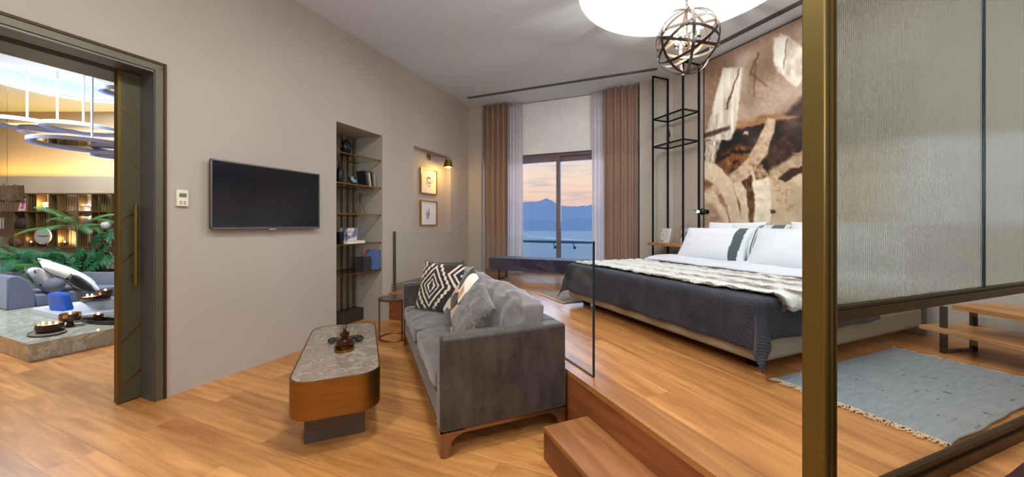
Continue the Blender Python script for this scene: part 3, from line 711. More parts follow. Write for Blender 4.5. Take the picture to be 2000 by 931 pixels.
# ================================================================== BED
bd0,bd1,bs0,bs1=2.15,4.12,1.38,3.52
bx,by=(bd0+bd1)/2,(bs0+bs1)/2
t=thing('bed','large double bed with beige upholstered frame and white mattress on the platform','bed',B(bx,by,PH),QB)
hx,hy=(bd1-bd0)/2,(bs1-bs0)/2
BEI=mat('beige_leather',(150,138,116),.55,var=.04,bump=.1,bscale=200)
MB().box(-hx,hx,-hy,hy,.075,.24).build('bed_frame',BEI,t,bevel=.03,seg=4)
MB().box(-hx+.22,hx-.05,-hy+.2,hy-.2,0,.078).build('plinth',mat('bed_plinth',(36,32,28),.7),t)
MB().box(hx-.001,hx+.08,-hy,hy,.0,.62).build('headboard',mat('headboard_brown',(60,44,34),.6),t,bevel=.02)
MAT=mat('white_linen',(228,230,238),.9,bump=.15,bscale=60,var=.01)
plump(-hx+.03,hx-.02,-hy+.03,hy-.03,.235,.425,.006).build('mattress',MAT,t,ang=70)
for sx in (-1,):
    for sy in (-1,1): MB().box(sx*(hx-.16)-.03,sx*(hx-.16)+.03,sy*(hy-.14)-.03,sy*(hy-.14)+.03,0,.08).build('leg',BLACK,t)
# draped bedspread
def drape(d_in0,d_in1,y0,y1,ztop,hangF,hangS,res=.02,flare=.20,curl=0,seed=0,hang1=True,hang0=True,rr=.05,thick=.0):
    """cloth over a box top; origin = bed centre frame. foot at x=-hx."""
    m=MB(); xs=[]; ys=[]
    X0,X1=d_in0-(hangF if hang0 else 0),d_in1; Y0,Y1=y0-hangS,y1+hangS
    nu=int((X1-X0)/res); nv=int((Y1-Y0)/res)
    def f(u,v):
        x=X0+(X1-X0)*u; y=Y0+(Y1-Y0)*v
        ox=max(0,d_in0-x) if hang0 else 0; oy=max(0,y0-y); oy2=max(0,y-y1); o2=max(oy,oy2)
        bxx=max(x,d_in0); byy=min(max(y,y0),y1); sg=-1 if oy>0 else 1
        L_=math.hypot(ox,o2)
        if L_<=0: 
            return (x,y,ztop+.006*nz(x*3+seed,y*3)+.003*nz(x*11,y*9,seed))
        th=math.atan2(o2,ox)
        if ox>0 and o2>0: k=math.sin(2*th)
        else: k=0
        # rounded shoulder then fall
        a=min(L_/rr,PI/2); out=rr*math.sin(a)*.6; dz=rr*(1-math.cos(a)) if L_<rr*PI/2 else rr+(L_-rr*PI/2)
        fall=max(0,L_-rr*PI/2)
        wav=.012*math.sin((x if o2>0 else y)*17+seed)*(fall/.25)+.01*nz(x*4+seed,y*4,2)*(fall/.25)
        out+=wav+fall*(flare*.25+flare*1.6*k)
        return (bxx-math.cos(th)*out,byy+sg*math.sin(th)*out,ztop-dz)
    m.grid(f,nu,nv); return m
m_,t_,b_=base('quilted_velvet'); N=t_.nodes.new; L=t_.links.new
tc=N('ShaderNodeTexCoord'); sp_=N('ShaderNodeSeparateXYZ'); L(tc.outputs['UV'],sp_.inputs[0])
pp=N('ShaderNodeMath'); pp.operation='PINGPONG'; pp.inputs[1].default_value=.17; L(sp_.outputs[0],pp.inputs[0])
ad=N('ShaderNodeMath'); ad.operation='ADD'; L(pp.outputs[0],ad.inputs[0]); L(sp_.outputs[1],ad.inputs[1])
mu=N('ShaderNodeMath'); mu.operation='MULTIPLY'; mu.inputs[1].default_value=PI/.024; L(ad.outputs[0],mu.inputs[0])
sn=N('ShaderNodeMath'); sn.operation='SINE'; L(mu.outputs[0],sn.inputs[0])
ab=N('ShaderNodeMath'); ab.operation='ABSOLUTE'; L(sn.outputs[0],ab.inputs[0])
bp=N('ShaderNodeBump'); bp.inputs['Strength'].default_value=.6; bp.inputs['Distance'].default_value=.006; L(ab.outputs[0],bp.inputs['Height']); L(bp.outputs[0],b_.inputs['Normal'])
n1=N('ShaderNodeTexNoise'); n1.inputs['Scale'].default_value=6; n1.inputs['Detail'].default_value=5; L(tc.outputs['Object'],n1.inputs[0]); r=N('ShaderNodeValToRGB')
r.color_ramp.elements[0].position=.3; r.color_ramp.elements[0].color=(*lin((38,39,48)),1); r.color_ramp.elements[1].position=.7; r.color_ramp.elements[1].color=(*lin((58,60,72)),1); L(n1.outputs[0],r.inputs[0]); L(r.outputs[0],b_.inputs['Base Color'])
b_.inputs['Roughness'].default_value=.8; b_.inputs['Sheen Weight'].default_value=.12; b_.inputs['Sheen Roughness'].default_value=.35
QUILT=m_
def flat_uv(o,X0,X1,Y0,Y1,nu,nv):
    me=o.data; uv=me.uv_layers.new(name='UVMap')
    for p in me.polygons:
        for li in p.loop_indices:
            vi=me.loops[li].vertex_index; i=vi%(nu+1); j=vi//(nu+1); uv.data[li].uv=(Y0+(Y1-Y0)*j/nv,X0+(X1-X0)*i/nu)
ZT=.445
def raw(m,name,mtl,parent=None,solid=.006):
    me=bpy.data.meshes.new(name); me.from_pydata(m.v,[],m.f); me.materials.append(mtl); me.shade_smooth()
    o=bpy.data.objects.new(name,me); C.objects.link(o)
    if solid: b=o.modifiers.new('solid','SOLIDIFY'); b.thickness=solid; b.offset=1
    return o
res=.02; hF,hS=.32,.26
x0,x1,y0,y1=-hx+.02,.30,-hy+.02,hy-.02
m=drape(x0,x1,y0,y1,ZT,hF,hS,res)
o=raw(m,'bedspread',QUILT); flat_uv(o,x0-hF,x1,y0-hS,y1+hS,int((x1-x0+hF)/res),int((y1-y0+2*hS)/res))
place(o,B(bx,by,PH),QB); tag(o,'charcoal chevron quilted velvet bedspread draped over the foot of the bed','bedspread')
# turned down duvet (white roll across the bed)
def roll(u,v):
    y=-hy+.0+(2*hy)*v; a=2*PI*u; e=min(1,(1-abs(2*v-1))*14); hang=max(0,abs(2*v-1)-.955)/.045
    return (.42+.32*math.cos(a)*(1+.05*nz(v*8,u*2)),y*(1+.0*hang),.47+.012*nz(v*9,2)+.05*math.sin(a)*(.8+.2*e)-.05*hang**2)
o=MB().grid(roll,32,80).build('duvet',MAT,ang=80); place(o,B(bx,by,PH),QB); tag(o,'white duvet folded back across the bed below the pillows','duvet')
# fur throw
def furthrow():
    X0,X1=-.90,-.02; m=MB(); nu,nv=56,150
    hang=.10
    def f(u,v,lift=.0):
        x=X0+(X1-X0)*u+.03*nz(v*6,3)*(1-2*u)+ (1-v)*.06
        y=-hy-hang+.0+(2*hy+2*hang-.02)*v; zz=ZT+.022+.008*math.sin(u*PI*14+1.5*nz(v*5,u*2))+.012*nz(u*8,v*30)+lift
        ov=max(0,-hy+.03-y,y-hy+.03); r_=.07
        if ov>0:
            a=min(ov/r_,PI/2); dz=r_*(1-math.cos(a)) if ov<r_*PI/2 else r_+(ov-r_*PI/2); sg=-1 if y<0 else 1
            yb=sg*(hy-.03); y=yb+sg*r_*math.sin(a)*1.0; zz-=dz
        ox=max(0,x0+.02-x)
        if ox>0: zz-=ox*.35
        return (x,y,zz)
    m.grid(f,nu,nv)
    nb=len(m.v)
    for k in range(15000):   # loose tufts of pile
        u,v=random.random(),random.random()
        if k%6==0: u=random.choice((random.random()*.02,1-random.random()*.02))
        if k%9==1: v=random.random()*.015
        p=Vector(f(u,v,-.002)); a=random.gauss(PI*.5+PI*(random.random()<.5),.9) if u>.03 and u<.97 else (PI if u<.5 else 0)+random.gauss(0,.5)
        d=Vector((math.cos(a),math.sin(a),random.uniform(.1,.55))); d.normalize(); q=d.cross(Vector((0,0,1))).normalized()*.0028; l_=random.uniform(.012,.028)
        b_=len(m.v); m.v+=[tuple(p-q),tuple(p+q),tuple(p+d*l_)]; m.f.append((b_,b_+1,b_+2))
    return m
o=furthrow().build('fur_throw',painted('fur_pile',.95,.6,180,.4),ang=180)
def furcol(p):
    s_=math.sin((p.x+.9)/.88*PI*7+.8*nz(p.y*1.3,p.x*2)); v=nz(p.x*30,p.y*9)
    near=min(1,max(0,(.3-p.y)/1.2)); k=max(0,s_*.7+v*.9-.15)*(.3+1.0*near)
    c=[a+(b2-a)*min(1,k) for a,b2 in zip((236,235,230),(112,90,70))]; return c
paint(o,furcol); place(o,B(bx,by,PH),QB); tag(o,'white and brown faux fur throw lying across the bedspread','throw')
# pillows on the bed
def bpil(label,s_,d_,z,w_,h_,lean,roll=0,fn=None,seed=0,th=.1,yaw=0):
    pillow('bed_pillow',label,'pillow',w_,h_,th,B(d_,s_,PH+z),face(180+22.5+yaw,lean,roll),painted('pillow_linen',.9,.1,90) if fn else MAT,fn,'pillows on the bed',n=110,seed=seed)
WH=(230,232,240)
def stripeL(p):
    x=p.x+.25*p.y*0
    return (84,92,98) if .26<x<.35 else WH
def stripeM(p):
    x=p.x; 
    if .16<x<.26: return (96,104,108)
    if abs(x-.04)<.006 or abs(x-.065)<.006: return (40,44,46)
    return (212,222,218)
bpil('large white pillow at the window side with a grey band at its right end',2.84,3.62,.46+.21,.84,.42,30,0,stripeL,1)
bpil('mint white pillow with thin black lines and grey band between the large pillows',2.46,3.74,.46+.235,.60,.44,26,0,stripeM,2)
bpil('large plain white pillow in front at the right side of the bed',2.0,3.60,.46+.21,.80,.43,30,0,None,3)
bpil('white pillow standing at the back beside the reading lamp',2.82,3.92,.46+.24,.70,.46,14,0,None,4)
bpil('white pillow standing at the back right against the mural',1.90,3.92,.46+.24,.70,.46,14,0,None,5)
# ================================================================== MURAL
ms0,ms1,mz0,mz1=1.40,3.445,.75,CH-.025
t=thing('wall_mural','large sepia abstract mural with brush strokes and an eye on the bed wall','mural',B(4.236,0,0),QB)
MB().box(-.012,0,ms0-.012,ms1+.012,mz0,mz0+.01).box(-.014,0,ms0-.014,ms0,mz0,mz1+.014).box(-.014,0,ms1,ms1+.014,mz0,mz1+.014).box(-.014,0,ms0-.014,ms1+.014,mz1,mz1+.012).build('frame',mat('mural_frame',(36,30,28),.6),t)
NU,NV=430,540
o=MB().grid(lambda u,v:(-.012,ms0+(ms1-ms0)*u,mz0+(mz1-mz0)*v),NU,NV).build('canvas',painted('mural_paint',.75),t)
co_=np.array([v.co[:] for v in o.data.vertices])
sv=co_[:,1]; zv=co_[:,2]; dd=4.224
wx_=.9239*dd-.3827*sv; wy_=.3827*dd+.9239*sv
PX=1000+FOC*wx_/wy_; PY=HZ-FOC*(zv-EYE)/wy_        # measured places of the motif on the artwork
rng=np.random.RandomState(3)
def fnoise(x,y,sc,seed,octv=4):
    r=np.random.RandomState(seed); tot=np.zeros_like(x); am=1; 
    for o_ in range(octv):
        G=r.rand(256,256); X=x/sc*2**o_; Y=y/sc*2**o_; xi=np.floor(X).astype(int); yi=np.floor(Y).astype(int); fx_=X-xi; fy_=Y-yi
        fx_=fx_*fx_*(3-2*fx_); fy_=fy_*fy_*(3-2*fy_)
        a=G[xi%256,yi%256]; b=G[(xi+1)%256,yi%256]; c=G[xi%256,(yi+1)%256]; d=G[(xi+1)%256,(yi+1)%256]
        tot+=am*((a*(1-fx_)+b*fx_)*(1-fy_)+(c*(1-fx_)+d*fx_)*fy_-.5); am*=.5
    return tot
def pdist(poly,x,y):
    n=len(poly); d=np.full(x.shape,1e9); ins=np.zeros(x.shape,bool)
    for i in range(n):
        ax,ay=poly[i]; bx_,by_=poly[(i+1)%n]; ex,ey=bx_-ax,by_-ay
        tt=np.clip(((x-ax)*ex+(y-ay)*ey)/(ex*ex+ey*ey+1e-9),0,1); d=np.minimum(d,np.hypot(x-ax-tt*ex,y-ay-tt*ey))
        c=((ay>y)!=(by_>y)); xx=(bx_-ax)*(y-ay)/((by_-ay) if by_!=ay else 1e-9)+ax; ins^=c&(x<xx)
    return np.where(ins,-d,d)
wx2=PX+3*fnoise(PX,PY,10,1); wy2=PY+3*fnoise(PX,PY,10,2)
col=np.zeros((len(PX),3)); b1=fnoise(PX,PY,60,5); b2_=fnoise(PX*1.0,PY*.25,5,6)
basec=np.array([176,152,134.]); col[:]=basec; col+=(b1*34)[:,None]+(b2_*9)[:,None]
def lay(poly,c,soft=4,op=1,tex=0,tsc=6,seed=11,stretch=(1,1),warp=1,holes=0):
    global col
    x=PX+(wx2-PX)*warp; y=PY+(wy2-PY)*warp
    d=pdist(poly,x,y); a=np.clip(.5-d/soft,0,1)*op
    n_=fnoise(PX*stretch[0],PY*stretch[1],tsc,seed)
    if holes: a=a*np.clip((n_+holes)*5,0,1)
    cc=np.array(c,float)[None,:]+(n_*tex)[:,None]
    col=col*(1-a[:,None])+cc*a[:,None]
lay([(1370,130),(1420,105),(1440,180),(1376,240)],(142,112,90),40,.6,30)
lay([(1440,110),(1465,95),(1470,200),(1440,180)],(206,190,174),14,.6,20,4,21,(1,.2))
lay([(1460,130),(1515,85),(1520,160),(1480,215),(1455,200)],(146,118,100),22,.7,20)
lay([(1470,170),(1545,140),(1587,165),(1560,225),(1480,225)],(190,166,150),20,.6,20)
lay([(1380,240),(1430,225),(1600,190),(1800,60),(1800,430),(1376,330)],(186,158,138),30,.5,20)
# dark hat shape
lay([(1372,275),(1400,255),(1470,240),(1530,228),(1600,158),(1800,-20),(1800,330),(1600,300),(1560,330),(1500,350),(1470,360),(1372,370)],(62,48,42),10,1,60,40,31)
lay([(1520,230),(1600,170),(1800,0),(1800,200),(1600,260),(1540,262)],(104,84,76),26,.75,50,18,32)
lay([(1372,266),(1430,240),(1500,222),(1560,228),(1500,240),(1430,255),(1372,278)],(176,134,98),5,.9,40,5,33,(.3,1))
lay([(1410,300),(1450,280),(1475,300),(1450,335),(1415,330)],(150,98,52),14,.8,90,9,34,holes=.35)
lay([(1376,330),(1420,310),(1440,400),(1376,400)],(150,110,80),14,.7,60,8,35)
# top left pale plank stroke
lay([(1412,132),(1452,132),(1438,250),(1425,275),(1376,272),(1392,210)],(224,212,196),4,.95,60,5,41,(1,.15))
lay([(1412,132),(1428,132),(1408,220),(1392,225)],(240,232,220),5,.8)
lay([(1444,133),(1446,133),(1420,215),(1416,214)],(90,66,52),2,.8)
lay([(1376,276),(1410,268),(1400,300),(1388,350),(1376,355)],(212,198,180),5,.9,110,4,42,(1,.3))
lay([(1372,262),(1425,245),(1428,250),(1372,274)],(70,50,40),4,.8,40,4,43)
# top right pale stroke
lay([(1524,65),(1540,72),(1587,108),(1582,140),(1555,170),(1530,150),(1510,125)],(226,214,198),5,.92,50,6,44,(.6,.3))
lay([(1512,75),(1537,72),(1530,138),(1510,120)],(240,234,224),5,.9)
lay([(1575,105),(1600,118),(1600,150),(1568,165)],(238,230,220),6,.8)
lay([(1537,75),(1539,75),(1531,135),(1529,135)],(100,74,58),2,.6)
lay([(1480,102),(1483,104),(1466,150),(1463,148)],(110,76,56),3,.7); lay([(1466,138),(1500,168),(1498,172),(1464,142)],(110,76,56),3,.5); lay([(1477,105),(1480,104),(1474,190),(1470,190)],(110,76,56),3,.5)
# sweeping pink strokes over the dark
lay([(1424,345),(1478,335),(1484,470),(1420,470)],(98,68,44),7,.9,50,9,91)
lay([(1374,340),(1426,340),(1428,400),(1374,402)],(152,118,92),8,.8,40,9,92)
lay([(1490,300),(1535,262),(1560,300),(1512,350)],(84,60,42),8,.8,40,9,93)
lay([(1498,230),(1515,232),(1512,255),(1498,300),(1470,340),(1430,365),(1376,395),(1374,372),(1420,345),(1455,315),(1480,275)],(204,176,152),4,.93,40,8,51)
lay([(1372,312),(1400,322),(1430,352),(1440,385),(1450,450),(1428,450),(1420,400),(1400,362),(1372,345)],(218,198,172),3,.95,24,9,52)
lay([(1376,375),(1400,382),(1420,420),(1430,452),(1410,452),(1398,410),(1376,398)],(220,202,178),3,.9,20)
lay([(1376,390),(1398,400),(1424,460),(1372,470)],(176,146,124),10,.9,30)
lay([(1432,360),(1446,352),(1458,372),(1464,440),(1460,460),(1444,460),(1446,400)],(220,204,178),3,.95,24,9,53)
lay([(1466,325),(1488,320),(1505,350),(1508,400),(1504,470),(1470,470),(1474,400)],(230,218,196),4,1,24,10,54)
lay([(1466,322),(1490,318),(1500,345),(1476,352)],(140,106,76),5,.8,90,4,55)
# face area
lay([(1502,332),(1530,318),(1575,290),(1640,280),(1800,300),(1800,520),(1500,520),(1508,400)],(206,186,158),8,.96,26,22,61)
lay([(1505,340),(1560,300),(1590,290),(1600,310),(1540,345),(1515,372)],(156,122,92),8,.6,60,7,62,holes=.1)
lay([(1520,345),(1548,328),(1585,322),(1620,330),(1640,345),(1600,340),(1560,338),(1535,352)],(92,62,44),5,.85,40)
lay([(1562,330),(1572,325),(1592,326),(1604,334),(1590,342),(1570,340)],(60,44,36),3,.9); lay([(1572,329),(1585,328),(1588,336),(1575,337)],(150,134,118),3,.9); lay([(1577,329),(1583,329),(1583,335),(1577,335)],(24,20,18),2,1)
lay([(1548,300),(1590,288),(1640,292),(1640,300),(1590,296),(1556,306)],(168,136,108),3,.7)
lay([(1518,350),(1545,332),(1572,322),(1600,320),(1600,326),(1572,330),(1552,342),(1535,356)],(70,46,32),3,.9)
lay([(1566,328),(1600,326),(1600,340),(1575,341)],(38,28,22),3,.95); lay([(1576,330),(1584,330),(1583,335),(1577,335)],(190,178,160),2,.9)
lay([(1504,410),(1512,408),(1515,415),(1506,418)],(70,50,38),3,.9)
lay([(1512,372),(1545,360),(1560,410),(1530,420),(1510,400)],(150,104,66),8,.55,70,6,63,holes=-.12)
for qx in (1572,1578,1584): lay([(qx,345),(qx+2,345),(qx+1,385),(qx,385)],(96,72,56),2,.7)
for qx,qh in ((1574,8),(1580,5),(1584,10)): lay([(qx,422-qh),(qx+1.5,422-qh),(qx+1.5,424),(qx,424)],(96,72,56),1.5,.7)
lay([(1455,255),(1461,258),(1459,264),(1452,262)],(220,196,176),3,.9)
spk=fnoise(PX,PY,3,71,3); m2=(spk>.66)&(PY>300); col[m2]=col[m2]*.7+np.array([70,46,30])*.3
col+=(fnoise(PX,PY,3,80)*7)[:,None]; col=np.clip((col-128)*1.15+117,8,250)
c_=col/255; c_=np.where(c_<=.04045,c_/12.92,((c_+.055)/1.055)**2.4)
buf=np.ones((len(PX),4),np.float32); buf[:,:3]=c_
o.data.attributes.new('paint','FLOAT_COLOR','POINT').data.foreach_set('color',buf.ravel())
# slim pale reveal strip left of the mural
struct(MB().box(-.02,0,3.475,3.50,PH,CH).build('trim_3',WALL),None); bpy.data.objects['trim_3'].location=B(4.238,0,0); bpy.data.objects['trim_3'].rotation_euler=(0,0,QB)
# ================================================================== BLACK RACK + BEDSIDE BOARD
t=thing('metal_rack','tall black metal open rack with two high shelves in the corner by the bed','rack',B(0,0,0),QB)
rd0,rd1,rs0,rs1=3.865,4.15,3.47,4.0; q=.0095; top=3.39
posts=[(rd0,rs0),(rd0,rs1),(rd1,rs0),(rd1,rs1)]
for d_,s_ in posts: MB().box(d_-q,d_+q,s_-q,s_+q,PH,top).build('post',BLACK,t)
for z in (2.755,2.36):
    m=MB().box(rd0,rd1,rs0-q,rs0+q,z-q,z+q).box(rd0,rd1,rs1-q,rs1+q,z-q,z+q).box(rd0-q,rd0+q,rs0,rs1,z-q,z+q).box(rd1-q,rd1+q,rs0,rs1,z-q,z+q)
    s1=m.build('shelf_frame',BLACK,t); MB().box(rd0+q,rd1-q,rs0+q,rs1-q,z-.003,z+.003).build('shelf_glass',SHELFG,s1)
MB().box(rd0,rd1,rs0-q,rs0+q,top-q*2,top).build('top_bar',BLACK,t); MB().box(rd0,rd1,rs1-q,rs1+q,top-q*2,top).build('top_bar',BLACK,t)
t=thing('bedside_board','oak bedside board fitted around the posts of the black rack','bedside table',B(0,0,.945),QB)
MB().box(3.79,4.19,3.43,4.035,0,.038).build('board',OAK,t,bevel=.003)
MB().box(3.8,4.19,3.47,4.0,-.2,-.19).build('lower_tray',BLACK,t)
for o_ in (t,): pass
t=thing('hanging_ornament','small dark hanging charm under the high rack shelf','ornament',B(rd1-.02,rs1-.03,2.745),QB)
MB().bar((0,0,0),(0,0,-.1),.002,6).build('cord',BLACK,t); m=MB()
for k in range(5): m.ball((random.uniform(-.012,.012),random.uniform(-.02,.02),-.11-.045*k),.022,.7,1,1.2,10,8)
m.build('charm',mat('charm_dark',(44,36,34),.6,.4),t)
zb=.984
def onB(px,dd_,z): a=(px-1000)/FOC; Y=dd_/(.9239*a+.3827); return Vector((a*Y,Y,z))
t=thing('greeting_card','white folded card with faint drawing on the bedside board','card',onB(1298,3.94,zb),QB+R(-10))
o=gbox(-.003,.003,-.09,.09,0,.205,24).build('front',painted('card_paint',.7),t); paint(o,lambda p:(150,150,156) if nz(p.y*28,p.z*22,2)>.28 and p.y>0 else (232,228,226))
MB().box(.003,.006,-.09,.09,0,.205,Matrix.Rotation(R(12),4,'Y')).build('back',WHITE,t)
t=thing('photo_frame','clear glass photo frame with blue grey sketch on the bedside board','picture frame',onB(1334,3.92,zb),QB+R(-12))
M=Matrix.Rotation(R(10),4,'Y')
o=gbox(-.002,.002,-.07,.07,.005,.2,24); o.v=[tuple(M@Vector(v)) for v in o.v]; o=o.build('sketch',painted('card_paint',.7),t); paint(o,lambda p:(110,112,140) if nz(p.y*20+5,p.z*14,6)>.12 else (222,220,232))
MB().box(-.006,-.003,-.1,.1,0,.24,M).build('glass',CLEAR,t); m=MB()
for a in (-.1,.1): m.bar(M@Vector((-.004,a,0)),M@Vector((-.004,a,.24)),.003,6)
m.bar(M@Vector((-.004,-.1,.24)),M@Vector((-.004,.1,.24)),.003,6).bar((-.004,-.05,0),(.09,-.05,.0),.003,6); m.build('wire',BRASS,t)
t=thing('photo_frame','small dark brown photo frame beside the pillow on the bedside board','picture frame',onB(1349,3.99,zb),QB)
MB().box(-.006,.006,-.06,-.045,0,.14).box(-.006,.006,.045,.06,0,.14).box(-.006,.006,-.045,.045,0,.015).box(-.006,.006,-.045,.045,.125,.14).build('frame',BRASS,t)
MB().box(-.002,.002,-.045,.045,.015,.125).build('picture',mat('brown_print',(84,62,50),.7),t)
# reading spot
sp_=onB(1378,4.19,EYE+.16)
t=thing('reading_lamp','small black round reading spot on the wall beside the mural','wall lamp',sp_+B(.045,0),QB)
MXn=Matrix.Rotation(R(-90),4,'Y')
MB().lathe([(.03,0),(.03,.015),(1e-6,.016)],n=24,M=MXn).build('wall_plate',BLACK,t)
MB().bar((-.01,0,0),(-.08,0,0),.007,8).build('arm',BLACK,t)
MB().ball((-.12,-.02,0),.045,1,1,1,20,14).build('lamp_head',mat('green_black',(14,40,30),.25,.3),t)
MB().lathe([(1e-6,0),(.016,0),(.016,.012),(1e-6,.014)],n=16,M=Matrix.Translation((-.15,.025,0))@Matrix.Rotation(R(-65),4,'Y')).ball((-.145,.03,0),.012).build('lens',glow('cool_led',(210,255,225),30),t)
MB().tube([(-.15,.05,.01),(-.17,.085,.03)],.005,6).build('aiming_pin',BLACK,t)
# ================================================================== BENCH at the window
t=thing('window_bench','long navy velvet bench on black steel legs in front of the window','bench',A(0,0,PH),QA)
o=MB().box(-2.56,-1.02,5.20,5.60,.165,.355).build('seat',mat('navy_velvet',(40,36,66),.75,var=.1,bump=.1,bscale=150,sheen=.15),t,bevel=.015,seg=3)
for x in (-2.40,-1.2):
    m=MB().box(x-.012,x+.012,5.24,5.264,0,.165).box(x-.012,x+.012,5.536,5.56,0,.165).box(x-.012,x+.012,5.24,5.56,0,.02); m.build('leg',BLACK,t)
# ================================================================== RUGS
def rug(label,d0,d1,s0,s1,fringe,colf):
    t=thing('rug',label,'rug',B((d0+d1)/2,(s0+s1)/2,PH),QB,'woven rugs beside the bed'); a,b2=(d1-d0)/2,(s1-s0)/2
    m=MB(); m.grid(lambda u,v:(-a+2*a*u,-b2+2*b2*v+.008*nz(u*7,v)+0,.008+.002*nz(u*9,v*9)),140,90)
    o=m.build('woven_field',painted('rug_weave',.95,1.0,260),t,solid=.008); paint(o,colf)
    m=MB()
    for sg in (-1,1):
        for k in range(150):
            y=-b2+2*b2*(k+random.random())/150; x=sg*a; p=[Vector((x,y,.008))]; l_=random.uniform(.03,.055); dy=random.gauss(0,.014)
            for j in (1,2,3): p.append(Vector((x+sg*l_*j/3,y+dy*j/3*(1+random.random()),max(.003,.01-.002*j)+random.random()*.004)))
            m.tube(p,[.003,.0025,.0022,.0018],5)
    fr=m.build('fringe',mat('fringe_cream',(206,180,152),.9),t); fr['kind']='stuff'
    return t
def rg(p):
    v=18+12*nz(p.x*9,p.y*60)+8*nz(p.x*130,p.y*130); k=nz(p.x*22+7,p.y*60,4)
    if k>.6: return (78,80,82)
    return (128+v,138+v,144+v)
rug('grey blue woven rug with cream fringe on the platform in front of the bedside bench',2.20,3.52,.655,1.325,1,rg)
rug('pale woven rug with fringe on the far side of the bed near the window',2.11,3.3,3.50,4.14,1,lambda p:tuple(c+10*nz(p.x*9,p.y*50) for c in (164,150,136)))
# ================================================================== PARTITION
pv=Vector((1.263,.47,0)).normalized(); PA=math.atan2(pv.y,pv.x)
t=thing('glass_partition','brass framed partition with reeded glass above and clear glass below','partition',(.905,1.052,0),PA)
MB().box(-.03,.03,-.03,.03,PH,CH).build('post',OLIVE,t,bevel=.004)
m=MB()
for x in (-.012,.012): m.box(x-.002,x+.002,-.034,-.03,PH,CH)
m.build('post_groove',mat('groove_dark',(60,44,18),.5,.5),t)
LN=1.9; MZ0,MZ1=.962,1.003
MB().box(.03,LN,-.02,.02,MZ0,MZ1-.012).box(.03,LN,-.012,.012,MZ1-.012,MZ1).build('middle_rail',mat('rail_bronze',(66,50,26),.4,.7),t,bevel=.002)
MB().box(.03,LN,-.022,.022,PH,PH+.045).box(.03,LN,-.012,.012,PH+.045,PH+.07).build('bottom_rail',mat('rail_bronze',(66,50,26),.4,.7),t,bevel=.002)
MB().box(.03,LN,-.02,.02,CH-.05,CH).build('top_rail',OLIVE,t)
MB().box(.03,LN,-.004,.004,PH+.07,MZ0).build('clear_pane',CLEAR,t)
for x in (1.01,): MB().box(x-.002,x+.002,-.006,.006,MZ1,CH-.05).build('pane_joint',EDG,t)
m_,t_,b_=base('reeded_glass'); b_.inputs['Base Color'].default_value=(.86,1,.97,1); b_.inputs['Transmission Weight'].default_value=1; b_.inputs['Roughness'].default_value=.035; b_.inputs['IOR'].default_value=1.45
pitch=.010; nr=int((LN-.03)/pitch); vs=[]; sg_=6
m=MB(); xs=[]
for i in range(nr):
    for k in range(sg_): xs.append((.03+i*pitch+pitch*k/sg_,-.002-.0017*math.sin(PI*k/sg_)))
xs.append((.03+nr*pitch,-.002)); n=len(xs)
m.v=[(x,y,MZ1) for x,y in xs]+[(x,y,CH-.05) for x,y in xs]+[(xs[0][0],.003,MZ1),(xs[-1][0],.003,MZ1),(xs[0][0],.003,CH-.05),(xs[-1][0],.003,CH-.05)]
m.f=[(i,i+1,n+i+1,n+i) for i in range(n-1)]+[(2*n,2*n+1,2*n+3,2*n+2),(0,n,2*n+2,2*n),(n-1,2*n+1,2*n+3,2*n-1),tuple([2*n+1,2*n]+list(range(n))),tuple([2*n+2,2*n+3]+list(range(2*n-1,n-1,-1)))]
m.build('reeded_pane',m_,t,ang=50)
# ================================================================== BEDSIDE BENCH behind the partition
P0=Vector((2.93,2.53,PH)); aw=math.atan2(-.985,.165)
t=thing('side_bench','two tier oak bedside bench on black steel legs beyond the partition','bench',P0,aw)
MB().box(-.04,1.2,0,.42,.15,.178).build('lower_board',OAK,t,bevel=.003)
MB().box(.12,1.2,0.02,.42,.325,.355).build('upper_board',OAK,t,bevel=.003)
for x in (.05,1.1):
    m=MB().box(x-.014,x+.014,.06,.088,0,.325).box(x-.014,x+.014,.33,.358,0,.325).box(x-.014,x+.014,.06,.358,0,.02); m.build('leg',BLACK,t)
# ottoman at the bottom right corner
t=thing('ottoman','dark burgundy upholstered stool at the lower right corner','stool',B(1.68,.165,PH),QB)
o=plump(-.32,.32,-.205,.205,.03,.26,.004).build('cushion',mat('burgundy_cloth',(58,8,16),.9,var=.1),t,ang=70)
for a in (-.2,.2):
    for b2 in (-.14,.14): MB().bar((a,b2,.035),(a,b2,0),.018,12,.012).build('leg',BLACK,t)
# ================================================================== CHANDELIER
cc=Vector((DOME[0],DOME[1],2.885)); RR=.285
t=thing('orb_chandelier','round orb chandelier of bronze strap rings with glowing bulbs inside','chandelier',cc,0)
STR=mat('strap_bronze',(92,80,70),.3,.85,var=.1,scale=20)
def hoop(r,wd,tx,tz,th=.003):
    M=Matrix.Rotation(R(tz),4,'Z')@Matrix.Rotation(R(tx),4,'X'); n=72; m=MB()
    m.v=[]; 
    for k in range(n):
        c,s_=math.cos(2*PI*k/n),math.sin(2*PI*k/n)
        for rr,zz in ((r,-wd/2),(r,wd/2),(r-th,wd/2),(r-th,-wd/2)): m.v.append(tuple(M@Vector((rr*c,rr*s_,zz))))
    m.f=[(4*k+j,4*((k+1)%n)+j,4*((k+1)%n)+(j+1)%4,4*k+(j+1)%4) for k in range(n) for j in range(4)]
    return m
for i,(r,tx,tz) in enumerate(((RR,90,20),(RR-.004,90,75),(RR-.008,90,130),(RR-.012,28,15),(RR-.016,-32,50),(RR-.02,48,-60),(RR-.024,12,100),(RR-.028,65,150))):
    hoop(r,.025,tx,tz).build('strap_ring',STR,t)
MB().bar((0,0,.05),(0,0,RR),.006,8).ball((0,0,-.02),.028).ball((0,0,-.06),.016).bar((0,0,.05),(0,0,-.02),.009,8).build('centre_stem',STR,t)
